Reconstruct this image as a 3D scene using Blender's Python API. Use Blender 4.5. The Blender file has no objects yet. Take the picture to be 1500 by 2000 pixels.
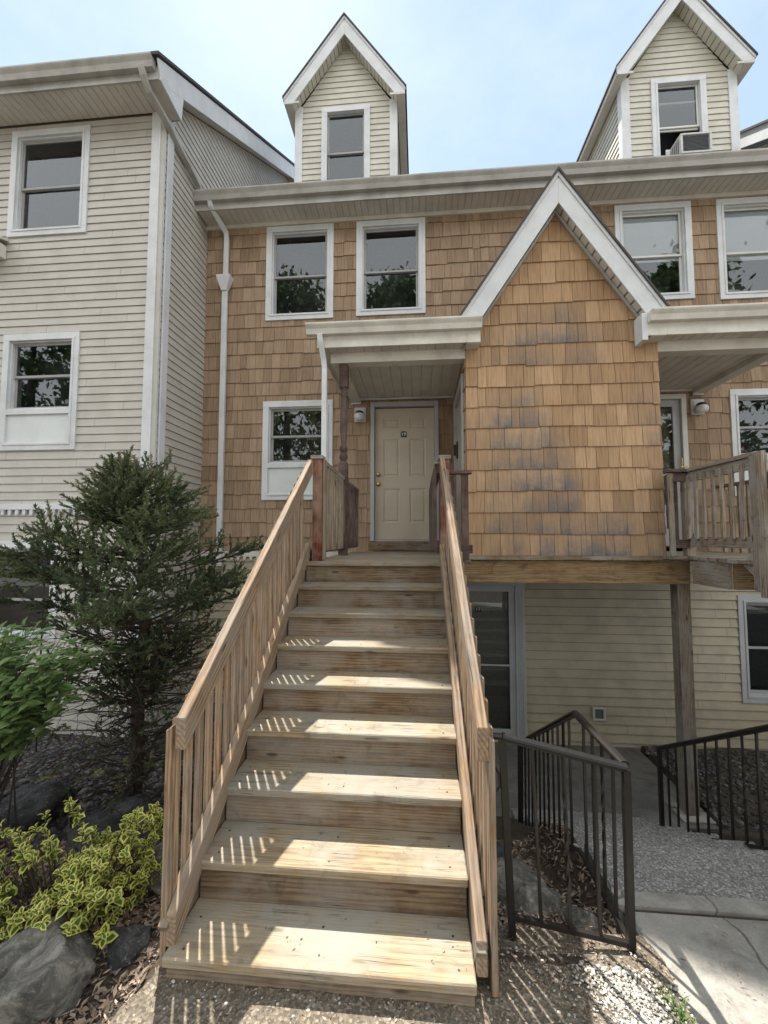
import bpy, bmesh, math, random
from mathutils import Vector, Matrix, noise
random.seed(7)
R = math.radians
S = bpy.context.scene
col = S.collection

# ------------------------------------------------------------ camera
cam_d = bpy.data.cameras.new("camera"); cam = bpy.data.objects.new("camera", cam_d); col.objects.link(cam)
cam.location = (0, 0, 1.65)
cam.rotation_euler = (R(90 + 3.44), 0, R(4.83))
cam_d.sensor_fit = 'HORIZONTAL'; cam_d.sensor_width = 36.0; cam_d.lens = 36.0 * 815 / 1500
cam_d.clip_start = 0.05; cam_d.clip_end = 2000
S.camera = cam
S.render.resolution_x = 768; S.render.resolution_y = 1024
# ------------------------------------------------------------ sky, sun, exposure
SUN_AZ, SUN_EL = R(-28.0), R(62.0)        # azimuth from +Y towards +X
W = bpy.data.worlds.new("World"); S.world = W; W.use_nodes = True
nt = W.node_tree; nt.nodes.clear()
out = nt.nodes.new('ShaderNodeOutputWorld'); bg = nt.nodes.new('ShaderNodeBackground')
sky = nt.nodes.new('ShaderNodeTexSky'); sky.sky_type = 'NISHITA'; sky.sun_disc = False
sky.sun_elevation = SUN_EL; sky.sun_rotation = SUN_AZ; sky.altitude = 0
sky.air_density = 1.0; sky.dust_density = 0.35; sky.ozone_density = 1.2
tc = nt.nodes.new('ShaderNodeTexCoord'); mp = nt.nodes.new('ShaderNodeMapping'); mp.inputs['Scale'].default_value = (1, 1, 2.2)
L = nt.links.new
def _ramp(f, st):
    c = nt.nodes.new('ShaderNodeValToRGB'); e = c.color_ramp.elements
    for i, (p, q) in enumerate(st): e[i].position = p; e[i].color = (q, q, q, 1)
    L(f, c.inputs[0]); return c.outputs[0]
def _mix(f, a, b):
    m = nt.nodes.new('ShaderNodeMix'); m.data_type = 'RGBA'
    for k_, v_ in (('Factor', f), ('A', a), ('B', b)):
        if hasattr(v_, 'links'): L(v_, m.inputs[k_])
        elif isinstance(v_, float): m.inputs[k_].default_value = v_
        else: m.inputs[k_].default_value = (*v_, 1)
    return m.outputs['Result']
cn = nt.nodes.new('ShaderNodeTexNoise'); cn.inputs['Scale'].default_value = 2.0; cn.inputs['Detail'].default_value = 7; cn.inputs['Roughness'].default_value = .6
L(tc.outputs['Generated'], mp.inputs['Vector']); L(mp.outputs[0], cn.inputs['Vector'])
cloud = _ramp(cn.outputs['Fac'], [(.45, 0.0), (.80, .40)])
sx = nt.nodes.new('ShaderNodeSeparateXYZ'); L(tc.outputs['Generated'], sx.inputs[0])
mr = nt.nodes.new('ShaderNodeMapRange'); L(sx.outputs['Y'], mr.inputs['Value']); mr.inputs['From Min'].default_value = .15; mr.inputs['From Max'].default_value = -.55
hz = _mix(.82, sky.outputs[0], (1.46, 1.84, 2.08))            # thin haze over the blue
hz = _mix(cloud, hz, (3.0, 3.3, 3.6))                        # wisps of cloud
hz = _mix(mr.outputs[0], hz, (5.4, 5.42, 5.4))                 # sky brightened behind the viewer, added to light the shaded facade
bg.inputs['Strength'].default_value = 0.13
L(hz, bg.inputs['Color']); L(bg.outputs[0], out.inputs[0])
sl = bpy.data.lights.new("sun", 'SUN'); sl.energy = 3.4; sl.angle = R(.6); sl.color = (1.0, .95, .87)
so = bpy.data.objects.new("sun", sl); col.objects.link(so); so.location = (-6, 14, 25)
sd = Vector((math.sin(SUN_AZ) * math.cos(SUN_EL), math.cos(SUN_AZ) * math.cos(SUN_EL), math.sin(SUN_EL)))
so.rotation_euler = sd.to_track_quat('Z', 'Y').to_euler()
S.view_settings.view_transform = 'Standard'; S.view_settings.look = 'None'; S.view_settings.gamma = 1
S.view_settings.exposure = 1.65

# ------------------------------------------------------------ material helpers
def newmat(name):
    m = bpy.data.materials.new(name); m.use_nodes = True
    n = m.node_tree.nodes; b = n['Principled BSDF']
    return m, m.node_tree, b
def nd(t, typ, **kw):
    n = t.nodes.new(typ)
    for k, v in kw.items():
        if k in n.inputs: n.inputs[k].default_value = v
        else: setattr(n, k, v)
    return n
def ramp(t, fac, stops):
    r = t.nodes.new('ShaderNodeValToRGB'); e = r.color_ramp.elements
    while len(e) < len(stops): e.new(.5)
    for i, (p, c) in enumerate(stops):
        e[i].position = p; e[i].color = (*c, 1) if len(c) == 3 else c
    t.links.new(fac, r.inputs[0]); return r.outputs[0]
def mixc(t, fac, a, b, mode='MIX'):
    m = t.nodes.new('ShaderNodeMix'); m.data_type = 'RGBA'; m.blend_type = mode
    for s, v in (('Factor', fac), ('A', a), ('B', b)):
        if hasattr(v, 'links'): t.links.new(v, m.inputs[s])
        elif isinstance(v, (int, float)): m.inputs[s].default_value = v
        else: m.inputs[s].default_value = (*v, 1)
    return m.outputs['Result']
def coords(t, kind='Object', scale=(1, 1, 1), rnd=True):
    c = t.nodes.new('ShaderNodeTexCoord'); m = t.nodes.new('ShaderNodeMapping'); m.inputs['Scale'].default_value = scale
    t.links.new(c.outputs[kind], m.inputs['Vector'])
    if rnd:
        oi = t.nodes.new('ShaderNodeObjectInfo'); mu = t.nodes.new('ShaderNodeVectorMath'); mu.operation = 'SCALE'
        cb = t.nodes.new('ShaderNodeCombineXYZ')
        for i in range(3): t.links.new(oi.outputs['Random'], cb.inputs[i])
        t.links.new(cb.outputs[0], mu.inputs[0]); mu.inputs['Scale'].default_value = 37.0
        t.links.new(mu.outputs[0], m.inputs['Location'])
    return m.outputs[0]
def noi(t, vec, scale, detail=5, rough=.55, dist=0):
    n = t.nodes.new('ShaderNodeTexNoise'); n.inputs['Scale'].default_value = scale; n.inputs['Detail'].default_value = detail
    n.inputs['Roughness'].default_value = rough; n.inputs['Distortion'].default_value = dist
    t.links.new(vec, n.inputs['Vector']); return n.outputs['Fac']
def bump(t, b, h, strength=.3, dist=.01):
    n = t.nodes.new('ShaderNodeBump'); n.inputs['Strength'].default_value = strength; n.inputs['Distance'].default_value = dist
    t.links.new(h, n.inputs['Height']); t.links.new(n.outputs[0], b.inputs['Normal'])
def paint(name, c, dirt=.12, rough=.5, dirtc=(.18, .17, .14), scale=3):
    m, t, b = newmat(name)
    v = coords(t, 'Object', rnd=False)
    n1 = noi(t, v, scale, 8, .65); n2 = noi(t, v, 60, 3)
    f = ramp(t, n1, [(.42, (0, 0, 0)), (.75, (dirt * 2,) * 3)])
    c1 = mixc(t, f, c, dirtc)
    c2 = mixc(t, .10, c1, ramp(t, n2, [(.3, (.3, .3, .3)), (.7, (1, 1, 1))]), 'MULTIPLY')
    t.links.new(c2, b.inputs['Base Color']); b.inputs['Roughness'].default_value = rough
    bump(t, b, n2, .06, .003); return m
def plain(name, c, rough=.5, metal=0, spec=.5):
    m, t, b = newmat(name); v = coords(t, 'Object', rnd=False); n = noi(t, v, 25, 5)
    t.links.new(ramp(t, n, [(.3, tuple(x * .82 for x in c)), (.7, tuple(min(1, x * 1.12) for x in c))]), b.inputs['Base Color'])
    b.inputs['Roughness'].default_value = rough; b.inputs['Metallic'].default_value = metal
    b.inputs['Specular IOR Level'].default_value = spec; return m
def wood(name, c1, c2, dark, grey=(.30, .29, .27), greyamt=.3, stain=(.10, .10, .07), stainamt=.35, rough=.8, bmp=.35, fib=.5, ring=.75):
    m, t, b = newmat(name)
    g = coords(t, 'Object', (1.3, 22, 22)); big = coords(t, 'Object', (1, 1, 1)); fine = coords(t, 'Object', (5, 75, 75))
    n1 = noi(t, g, 1.0, 6, .6, 1.6); nf = noi(t, fine, 1.0, 3, .7); nb = noi(t, big, 2.6, 6, .65); ns = noi(t, big, 5.5, 7, .7, .4)
    oi = t.nodes.new('ShaderNodeObjectInfo')
    rc = t.nodes.new('ShaderNodeTexCoord'); rm = t.nodes.new('ShaderNodeMapping'); rm.inputs['Scale'].default_value = (.22, 1, 1)
    rv = t.nodes.new('ShaderNodeCombineXYZ'); ra = t.nodes.new('ShaderNodeMapRange'); ra.inputs['To Min'].default_value = -.10; ra.inputs['To Max'].default_value = .10
    rw = t.nodes.new('ShaderNodeMapRange'); rw.inputs['To Min'].default_value = 0; rw.inputs['To Max'].default_value = 5
    t.links.new(oi.outputs['Random'], ra.inputs['Value']); t.links.new(oi.outputs['Random'], rw.inputs['Value'])
    t.links.new(rw.outputs[0], rv.inputs[0]); t.links.new(ra.outputs[0], rv.inputs[1]); rv.inputs[2].default_value = .07
    t.links.new(rc.outputs['Object'], rm.inputs['Vector']); t.links.new(rv.outputs[0], rm.inputs['Location'])
    wv = t.nodes.new('ShaderNodeTexWave'); wv.wave_type = 'RINGS'; wv.rings_direction = 'X'; wv.inputs['Scale'].default_value = 21; wv.inputs['Distortion'].default_value = 5.5
    wv.inputs['Detail'].default_value = 3; wv.inputs['Detail Scale'].default_value = .55; t.links.new(rm.outputs[0], wv.inputs['Vector'])
    base = ramp(t, n1, [(.26, dark), (.40, c2), (.52, c1), (.62, c2), (.78, dark)])
    base = mixc(t, fib, base, ramp(t, nf, [(.34, (.34, .29, .25)), (.56, (1.08, 1.06, 1.04))]), 'MULTIPLY')
    base = mixc(t, ring, base, ramp(t, wv.outputs['Fac'], [(.0, (.50, .42, .36)), (.28, (.86, .83, .80)), (1, (1.10, 1.09, 1.07))]), 'MULTIPLY')
    gf = ramp(t, nb, [(.40, (0, 0, 0)), (.62, (greyamt,) * 3)]); base = mixc(t, gf, base, grey)
    sf = ramp(t, ns, [(.56, (0, 0, 0)), (.72, (stainamt,) * 3)]); base = mixc(t, sf, base, stain)
    # knots
    kv = coords(t, 'Object', (2.6, 9, 9)); vo = t.nodes.new('ShaderNodeTexVoronoi'); vo.inputs['Scale'].default_value = 1.0; t.links.new(kv, vo.inputs['Vector'])
    kf = ramp(t, vo.outputs['Distance'], [(.05, (.85,) * 3), (.12, (0, 0, 0))]); base = mixc(t, kf, base, tuple(x * .5 for x in dark))
    # drying cracks
    cv = coords(t, 'Object', (1.0, 60, 60)); nc = noi(t, cv, 1.0, 2, .5, .3)
    cf = ramp(t, nc, [(.475, (0, 0, 0)), (.5, (.9,) * 3), (.525, (0, 0, 0))])
    msk = ramp(t, noi(t, big, 5, 3), [(.48, (0, 0, 0)), (.62, (1, 1, 1))])
    cf2 = mixc(t, 1.0, cf, msk, 'MULTIPLY'); base = mixc(t, cf2, base, (.03, .025, .02))
    rr = ramp(t, oi.outputs['Random'], [(0, (.80, .78, .76)), (1, (1.12, 1.08, 1.02))]); base = mixc(t, 1.0, base, rr, 'MULTIPLY')
    t.links.new(base, b.inputs['Base Color']); b.inputs['Roughness'].default_value = rough; b.inputs['Specular IOR Level'].default_value = .25
    bump(t, b, mixc(t, .5, ramp(t, nf, [(.2, (0, 0, 0)), (.8, (1, 1, 1))]), ramp(t, n1, [(.2, (0, 0, 0)), (.8, (1, 1, 1))])), bmp, .004)
    return m
M = {}
M['wood'] = wood('rail_wood', (.38, .28, .19), (.33, .235, .155), (.20, .13, .08), greyamt=.45)
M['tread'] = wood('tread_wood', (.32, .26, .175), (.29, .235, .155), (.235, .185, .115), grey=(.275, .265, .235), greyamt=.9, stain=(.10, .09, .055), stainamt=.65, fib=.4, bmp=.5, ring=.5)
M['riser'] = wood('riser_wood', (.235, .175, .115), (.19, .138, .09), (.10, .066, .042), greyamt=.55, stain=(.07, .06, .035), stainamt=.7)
M['red'] = wood('stained_newel_wood', (.20, .06, .042), (.15, .045, .033), (.075, .026, .022), grey=(.34, .25, .19), greyamt=.75)
M['plum'] = wood('dark_stained_wood', (.125, .082, .07), (.09, .056, .05), (.04, .026, .025), grey=(.30, .27, .25), greyamt=.4)
M['pale'] = wood('bleached_baluster_wood', (.33, .28, .22), (.25, .20, .155), (.09, .065, .05), grey=(.30, .27, .23), greyamt=.6)
M['old'] = wood('old_grey_wood', (.33, .29, .24), (.26, .22, .175), (.10, .075, .058), grey=(.33, .32, .30), greyamt=.8, stain=(.05, .035, .03), stainamt=.8, bmp=.6)
M['beam'] = wood('beam_wood', (.27, .19, .105), (.20, .135, .07), (.08, .04, .02), grey=(.30, .24, .16), greyamt=.3, stain=(.045, .025, .018), stainamt=.85)
M['white'] = paint('white_trim', (.66, .68, .70), .14)
M['cream_trim'] = paint('off_white_trim', (.69, .67, .60), .2)
M['vinyl_grey'] = paint('light_grey_vinyl_siding', (.505, .48, .435), .14, .45)
M['vinyl_cream'] = paint('cream_vinyl_siding', (.575, .555, .475), .15, .45)
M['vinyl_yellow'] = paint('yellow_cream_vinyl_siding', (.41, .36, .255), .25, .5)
M['soffit'] = paint('soffit_vinyl', (.60, .57, .52), .15)
M['gutter'] = paint('gutter_metal', (.44, .43, .41), .35, .4)
M['gutterw'] = paint('pale_gutter_metal', (.72, .70, .64), .2, .4)
M['doorp'] = paint('beige_door_paint', (.52, .455, .36), .10, .45)
M['greytrim'] = paint('grey_door_trim', (.42, .43, .44), .15)
M['sash'] = paint('sash_vinyl', (.34, .34, .34), .15)
M['sashw'] = paint('white_sash_vinyl', (.66, .66, .64), .1)
M['panelw'] = paint('white_infill_panel', (.66, .69, .70), .08)
M['blind'] = paint('window_blind', (.82, .85, .88), .03)
M['dark'] = plain('dark_room', (.055, .058, .065), .95, spec=.1)
M['backing'] = plain('wall_backing', (.10, .065, .04), .9)
M['black'] = plain('black_rail_paint', (.018, .016, .015), .33, spec=.4)
M['brass'] = plain('brass', (.62, .45, .18), .28, 1)
M['plaque'] = plain('dark_plaque', (.035, .025, .02), .5)
M['silver'] = plain('number_paint', (.75, .75, .72), .5)
M['shingle_roof'] = plain('asphalt_roofing', (.075, .072, .07), .95)
M['ac'] = plain('air_conditioner_shell', (.55, .55, .53), .5)
M['acg'] = plain('air_conditioner_grille', (.10, .11, .12), .6)
M['lampglass'] = plain('frosted_lamp_glass', (.72, .73, .74), .25)
M['stickred'] = plain('sticker_red', (.35, .08, .10), .6); M['stickw'] = plain('sticker_letters', (.55, .42, .46), .6)
M['joint'] = plain('soffit_joint_vinyl', (.22, .20, .17), .8); M['box'] = plain('vent_plastic', (.45, .45, .42), .5)

def glass_mat():
    m, t, b = newmat('window_glass'); o = t.nodes['Material Output']; t.nodes.remove(b)
    gl = nd(t, 'ShaderNodeBsdfGlossy', Roughness=.015); gl.inputs['Color'].default_value = (.9, .95, 1, 1)
    tr = nd(t, 'ShaderNodeBsdfTransparent'); tr.inputs['Color'].default_value = (.86, .88, .88, 1)
    fr = nd(t, 'ShaderNodeFresnel', IOR=1.7); ms = nd(t, 'ShaderNodeMixShader')
    v = coords(t, 'Object', rnd=True); n = noi(t, v, 2.5, 2); bp = nd(t, 'ShaderNodeBump', Strength=.025, Distance=.02)
    t.links.new(n, bp.inputs['Height']); t.links.new(bp.outputs[0], gl.inputs['Normal'])
    mt = nd(t, 'ShaderNodeMath', operation='MULTIPLY_ADD'); mt.inputs[1].default_value = 1.0; mt.inputs[2].default_value = .02; mt.use_clamp = True
    t.links.new(fr.outputs[0], mt.inputs[0]); t.links.new(mt.outputs[0], ms.inputs[0])
    t.links.new(tr.outputs[0], ms.inputs[1]); t.links.new(gl.outputs[0], ms.inputs[2]); t.links.new(ms.outputs[0], o.inputs[0]); return m
M['glass'] = glass_mat()
def shingle_mat(name, pal, stainc=(.085, .105, .125)):
    m, t, b = newmat(name); at = t.nodes.new('ShaderNodeAttribute'); at.attribute_name = 'Col'
    sp = t.nodes.new('ShaderNodeSeparateColor'); t.links.new(at.outputs['Color'], sp.inputs[0])
    base = ramp(t, sp.outputs[0], pal)
    gv = coords(t, 'Object', (55, 55, 1.6), False); g = noi(t, gv, 1.0, 4, .65)
    ov = coords(t, 'Object', (1, 1, 1), False); n = noi(t, ov, 1.3, 5, .6); n2 = noi(t, ov, 9, 5, .7)
    base = mixc(t, .55, base, ramp(t, g, [(.32, (.48, .43, .40)), (.58, (1.04, 1.03, 1.02))]), 'MULTIPLY')
    base = mixc(t, .35, base, ramp(t, n, [(.35, (.78, .74, .72)), (.65, (1.05, 1.05, 1.0))]), 'MULTIPLY')
    sm = mixc(t, 1.0, sp.outputs[1], ramp(t, n2, [(.30, (.30, .30, .30)), (.62, (1, 1, 1))]), 'MULTIPLY')
    gs = sm
    base = mixc(t, gs, base, stainc)
    t.links.new(base, b.inputs['Base Color']); b.inputs['Roughness'].default_value = .75; b.inputs['Specular IOR Level'].default_value = .3
    bump(t, b, g, .5, .004); return m
M['shingle'] = shingle_mat('cedar_shingles', [(0, (.40, .29, .20)), (.5, (.345, .245, .165)), (1, (.27, .19, .125))])
M['shingle_bay'] = shingle_mat('cedar_shingles_bay', [(0, (.50, .335, .20)), (.5, (.43, .28, .16)), (1, (.345, .22, .125))])
def concrete(name, c, agg=False, scale=1.0, cracks=False):
    m, t, b = newmat(name); v = coords(t, 'Object', rnd=False)
    n = noi(t, v, 1.6, 8, .6); n2 = noi(t, v, 90, 4, .6); n3 = noi(t, v, 6, 8, .7, .5)
    base = ramp(t, n, [(.3, tuple(x * .72 for x in c)), (.7, tuple(x * 1.15 for x in c))])
    base = mixc(t, .8, base, ramp(t, n3, [(.32, (.55, .53, .50)), (.5, (1, 1, 1)), (.68, (1.25, 1.22, 1.18))]), 'MULTIPLY')
    base = mixc(t, .35, base, ramp(t, n2, [(.3, (.5, .5, .48)), (.65, (1, 1, 1))]), 'MULTIPLY')
    h = n2
    if cracks:
        w = t.nodes.new('ShaderNodeVectorMath'); w.operation = 'ADD'; nn = t.nodes.new('ShaderNodeTexNoise'); nn.inputs['Scale'].default_value = 5; nn.inputs['Detail'].default_value = 6; t.links.new(v, nn.inputs['Vector'])
        ss = t.nodes.new('ShaderNodeVectorMath'); ss.operation = 'SCALE'; ss.inputs['Scale'].default_value = .22; t.links.new(nn.outputs['Color'], ss.inputs[0]); t.links.new(v, w.inputs[0]); t.links.new(ss.outputs[0], w.inputs[1])
        vc = t.nodes.new('ShaderNodeTexVoronoi'); vc.feature = 'DISTANCE_TO_EDGE'; vc.inputs['Scale'].default_value = 1.1; t.links.new(w.outputs[0], vc.inputs['Vector'])
        base = mixc(t, ramp(t, vc.outputs['Distance'], [(.004, (.75,) * 3), (.010, (0, 0, 0))]), base, (.06, .055, .05))
    if agg:
        vo = t.nodes.new('ShaderNodeTexVoronoi'); vo.inputs['Scale'].default_value = 120 * scale; t.links.new(v, vo.inputs['Vector'])
        sp = t.nodes.new('ShaderNodeSeparateColor'); t.links.new(vo.outputs['Color'], sp.inputs[0])
        st = ramp(t, sp.outputs[0], [(0, tuple(x * .45 for x in c)), (.4, tuple(x * .8 for x in c)), (.8, tuple(x * 1.3 for x in c)), (1, tuple(x * 2.2 for x in c))])
        base = mixc(t, .7, base, st); h = vo.outputs['Distance']
    t.links.new(base, b.inputs['Base Color']); b.inputs['Roughness'].default_value = .9; b.inputs['Specular IOR Level'].default_value = .25
    bump(t, b, mixc(t, .4, h, n3), .6 if agg else .35, .008); return m
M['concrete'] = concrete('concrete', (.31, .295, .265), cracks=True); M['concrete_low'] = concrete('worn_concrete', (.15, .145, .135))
M['aggregate'] = concrete('exposed_aggregate', (.20, .195, .18), True); M['rough'] = concrete('rough_ground', (.15, .125, .095), True, .9)
def soil():
    m, t, b = newmat('soil'); v = coords(t, 'Object', rnd=False); n = noi(t, v, 3, 9, .7); n2 = noi(t, v, 45, 6, .7)
    base = ramp(t, n, [(.3, (.035, .027, .02)), (.7, (.10, .078, .058))])
    base = mixc(t, .7, base, ramp(t, n2, [(.3, (.3, .3, .3)), (.7, (1.3, 1.2, 1.1))]), 'MULTIPLY')
    t.links.new(base, b.inputs['Base Color']); b.inputs['Roughness'].default_value = .95; bump(t, b, n2, .8, .02); return m
M['soil'] = soil()
def colmat(name, stops, rough=.8, attr='Col', trans=0, spec=.3):
    m, t, b = newmat(name); at = t.nodes.new('ShaderNodeAttribute'); at.attribute_name = attr
    sp = t.nodes.new('ShaderNodeSeparateColor'); t.links.new(at.outputs['Color'], sp.inputs[0])
    base = ramp(t, sp.outputs[0], stops); v = coords(t, 'Object', rnd=False); n = noi(t, v, 40, 4, .6)
    base = mixc(t, .4, base, ramp(t, n, [(.3, (.55, .55, .55)), (.7, (1.1, 1.1, 1.1))]), 'MULTIPLY')
    t.links.new(base, b.inputs['Base Color']); b.inputs['Roughness'].default_value = rough; b.inputs['Specular IOR Level'].default_value = spec
    if trans:
        o = t.nodes['Material Output']; tl = t.nodes.new('ShaderNodeBsdfTranslucent'); ms = t.nodes.new('ShaderNodeMixShader'); ms.inputs[0].default_value = trans
        t.links.new(base, tl.inputs['Color']); t.links.new(b.outputs[0], ms.inputs[1]); t.links.new(tl.outputs[0], ms.inputs[2]); t.links.new(ms.outputs[0], o.inputs[0])
    return m
M['gravel'] = colmat('grey_gravel', [(0, (.03, .03, .031)), (.5, (.065, .062, .06)), (1, (.16, .15, .14))])
M['whitegravel'] = colmat('white_gravel', [(0, (.20, .19, .17)), (.5, (.40, .37, .33)), (1, (.60, .57, .52))])
M['litter'] = colmat('leaf_litter', [(0, (.06, .045, .035)), (.5, (.20, .14, .10)), (1, (.42, .33, .25))])
M['juniper'] = colmat('juniper_needles', [(0, (.05, .066, .04)), (.5, (.11, .14, .07)), (.85, (.21, .25, .11)), (1, (.24, .21, .13))], .7, trans=.25)
M['leafg'] = colmat('green_leaf', [(0, (.10, .17, .06)), (.5, (.21, .32, .12)), (1, (.36, .46, .20))], .5, trans=.4)
M['euonymus'] = colmat('variegated_leaf', [(0, (.07, .14, .03)), (.45, (.17, .25, .05)), (.6, (.50, .50, .10)), (1, (.74, .68, .20))], .4, trans=.3)
M['bark'] = plain('bark', (.055, .04, .03), .95)
M['treeleaf'] = colmat('tree_leaf', [(0, (.07, .11, .05)), (1, (.18, .26, .10))], .7, trans=.3)
M['grassb'] = colmat('weed_blades', [(0, (.06, .13, .03)), (1, (.16, .26, .06))], .6, trans=.3)
def rockm(name, c):
    m, t, b = newmat(name); v = coords(t, 'Object', rnd=True); n = noi(t, v, 9, 10, .72, .8); n2 = noi(t, v, 48, 8, .75)
    base = ramp(t, n, [(.34, tuple(x * .28 for x in c)), (.5, c), (.64, tuple(x * 2.3 for x in c))])
    lc = ramp(t, n2, [(.56, (0, 0, 0)), (.64, (.65, .65, .65))]); base = mixc(t, lc, base, (.33, .33, .29))
    t.links.new(base, b.inputs['Base Color']); b.inputs['Roughness'].default_value = .85; bump(t, b, mixc(t, .45, n, n2), 1.0, .035); return m
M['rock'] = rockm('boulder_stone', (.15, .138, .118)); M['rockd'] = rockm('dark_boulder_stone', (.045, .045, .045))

# ------------------------------------------------------------ object helpers
def link(o, parent=None):
    col.objects.link(o)
    if parent is not None: o.parent = parent
    return o
def tag(o, label=None, cat=None, group=None, kind=None):
    if label: o['label'] = label
    if cat: o['category'] = cat
    if group: o['group'] = group
    if kind: o['kind'] = kind
    return o
def thing(name, label, cat, group=None, loc=(0, 0, 0)):
    o = bpy.data.objects.new(name, None); o.empty_display_size = .2; col.objects.link(o); o.location = loc
    return tag(o, label, cat, group)
class MB:
    def __init__(s): s.v = []; s.f = []; s.c = []; s.hasc = False
    def poly(s, pts, c=None):
        i = len(s.v); s.v += [tuple(p) for p in pts]; s.f.append(tuple(range(i, i + len(pts)))); s.c.append(c)
        if c is not None: s.hasc = True
    def box(s, x0, x1, y0, y1, z0, z1, c=None):
        i = len(s.v); s.v += [(x, y, z) for x in (x0, x1) for y in (y0, y1) for z in (z0, z1)]
        for f in ((0, 1, 3, 2), (4, 6, 7, 5), (0, 4, 5, 1), (2, 3, 7, 6), (0, 2, 6, 4), (1, 5, 7, 3)):
            s.f.append(tuple(i + k for k in f)); s.c.append(c)
        if c is not None: s.hasc = True
        return s
    def prism(s, prof, a, b, axis='X', c=None):
        """extrude closed 2D profile along axis between a and b; X: prof=(y,z); Y: prof=(x,z); Z: prof=(x,y)"""
        def pt(p, t): return {'X': (t, p[0], p[1]), 'Y': (p[0], t, p[1]), 'Z': (p[0], p[1], t)}[axis]
        n = len(prof); i = len(s.v); s.v += [pt(p, a) for p in prof] + [pt(p, b) for p in prof]
        for k in range(n):
            s.f.append((i + k, i + (k + 1) % n, i + n + (k + 1) % n, i + n + k)); s.c.append(c)
        s.f.append(tuple(i + k for k in range(n))); s.c.append(c); s.f.append(tuple(i + n + k for k in range(n))); s.c.append(c)
        if c is not None: s.hasc = True
        return s
    def tube(s, pts, rads, seg=8, c=None, square=False):
        rings = []
        for k, p in enumerate(pts):
            p = Vector(p); d = (Vector(pts[min(k + 1, len(pts) - 1)]) - Vector(pts[max(k - 1, 0)])).normalized()
            ref = Vector((0, 0, 1)) if abs(d.z) < .9 else Vector((0, 1, 0))
            u = d.cross(ref).normalized(); w = u.cross(d).normalized(); r = rads[k] if isinstance(rads, (list, tuple)) else rads
            i = len(s.v)
            for q in range(seg):
                an = 2 * math.pi * (q + (.5 if square else 0)) / seg
                s.v.append(tuple(p + (u * math.cos(an) + w * math.sin(an)) * r))
            rings.append(i)
        for a, b in zip(rings, rings[1:]):
            for q in range(seg):
                s.f.append((a + q, a + (q + 1) % seg, b + (q + 1) % seg, b + q)); s.c.append(c)
        for a in (rings[0], rings[-1]): s.f.append(tuple(a + q for q in range(seg))); s.c.append(c)
        if c is not None: s.hasc = True
        return s
    def lathe(s, prof, cx, cy, seg=20, square=None):
        rings = []
        for r, z in prof:
            i = len(s.v); s.v += [(cx + r * math.cos(2 * math.pi * q / seg), cy + r * math.sin(2 * math.pi * q / seg), z) for q in range(seg)]; rings.append(i)
        for a, b in zip(rings, rings[1:]):
            for q in range(seg): s.f.append((a + q, a + (q + 1) % seg, b + (q + 1) % seg, b + q)); s.c.append(None)
        return s
    def build(s, name, mat, parent=None, smooth=False, bevel=0, weld=False, origin=None):
        me = bpy.data.meshes.new(name)
        vs = s.v
        if origin: vs = [(x - origin[0], y - origin[1], z - origin[2]) for x, y, z in vs]
        me.from_pydata(vs, [], s.f); me.update()
        bm = bmesh.new(); bm.from_mesh(me)
        if weld: bmesh.ops.remove_doubles(bm, verts=bm.verts, dist=1e-5)
        if not s.hasc and name != 'pane': bmesh.ops.recalc_face_normals(bm, faces=bm.faces)
        if bevel: bmesh.ops.bevel(bm, geom=list(bm.edges), offset=bevel, segments=1, affect='EDGES', clamp_overlap=True)
        bm.to_mesh(me); bm.free()
        if s.hasc:
            ca = me.color_attributes.new('Col', 'FLOAT_COLOR', 'CORNER'); k = 0
            for f, c in zip(s.f, s.c):
                if c is None: c = (0, 0, 0)
                per = isinstance(c[0], (tuple, list))
                for q in range(len(f)):
                    cc = c[q] if per else c
                    ca.data[k].color = (cc[0], cc[1], cc[2], 1); k += 1
        if smooth:
            for p in me.polygons: p.use_smooth = True
        me.materials.append(mat)
        o = bpy.data.objects.new(name, me)
        if origin: o.location = origin
        return link(o, parent)
_bc = {}
def board(name, p0, p1, w, t, mat, parent, up=(0, 0, 1), bev=.0025):
    """timber from p0 to p1 (centre line); w along 'up', t across. Local X runs along the grain."""
    p0 = Vector(p0); p1 = Vector(p1); d = p1 - p0; L_ = d.length; key = (round(L_, 4), w, t, mat.name)
    if key not in _bc:
        b = MB().box(-L_ / 2, L_ / 2, -t / 2, t / 2, -w / 2, w / 2); me = bpy.data.meshes.new(name); me.from_pydata(b.v, [], b.f)
        bm = bmesh.new(); bm.from_mesh(me); bmesh.ops.recalc_face_normals(bm, faces=bm.faces)
        bmesh.ops.bevel(bm, geom=list(bm.edges), offset=bev, segments=1, affect='EDGES'); bm.to_mesh(me); bm.free(); me.materials.append(mat); _bc[key] = me
    o = bpy.data.objects.new(name, _bc[key]); x = d.normalized(); u = Vector(up); y = u.cross(x).normalized(); z = x.cross(y)
    mtx = Matrix(((x.x, y.x, z.x, 0), (x.y, y.y, z.y, 0), (x.z, y.z, z.z, 0), (0, 0, 0, 1))); mtx.translation = (p0 + p1) / 2
    o.matrix_world = mtx
    link(o, parent); return o

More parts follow.
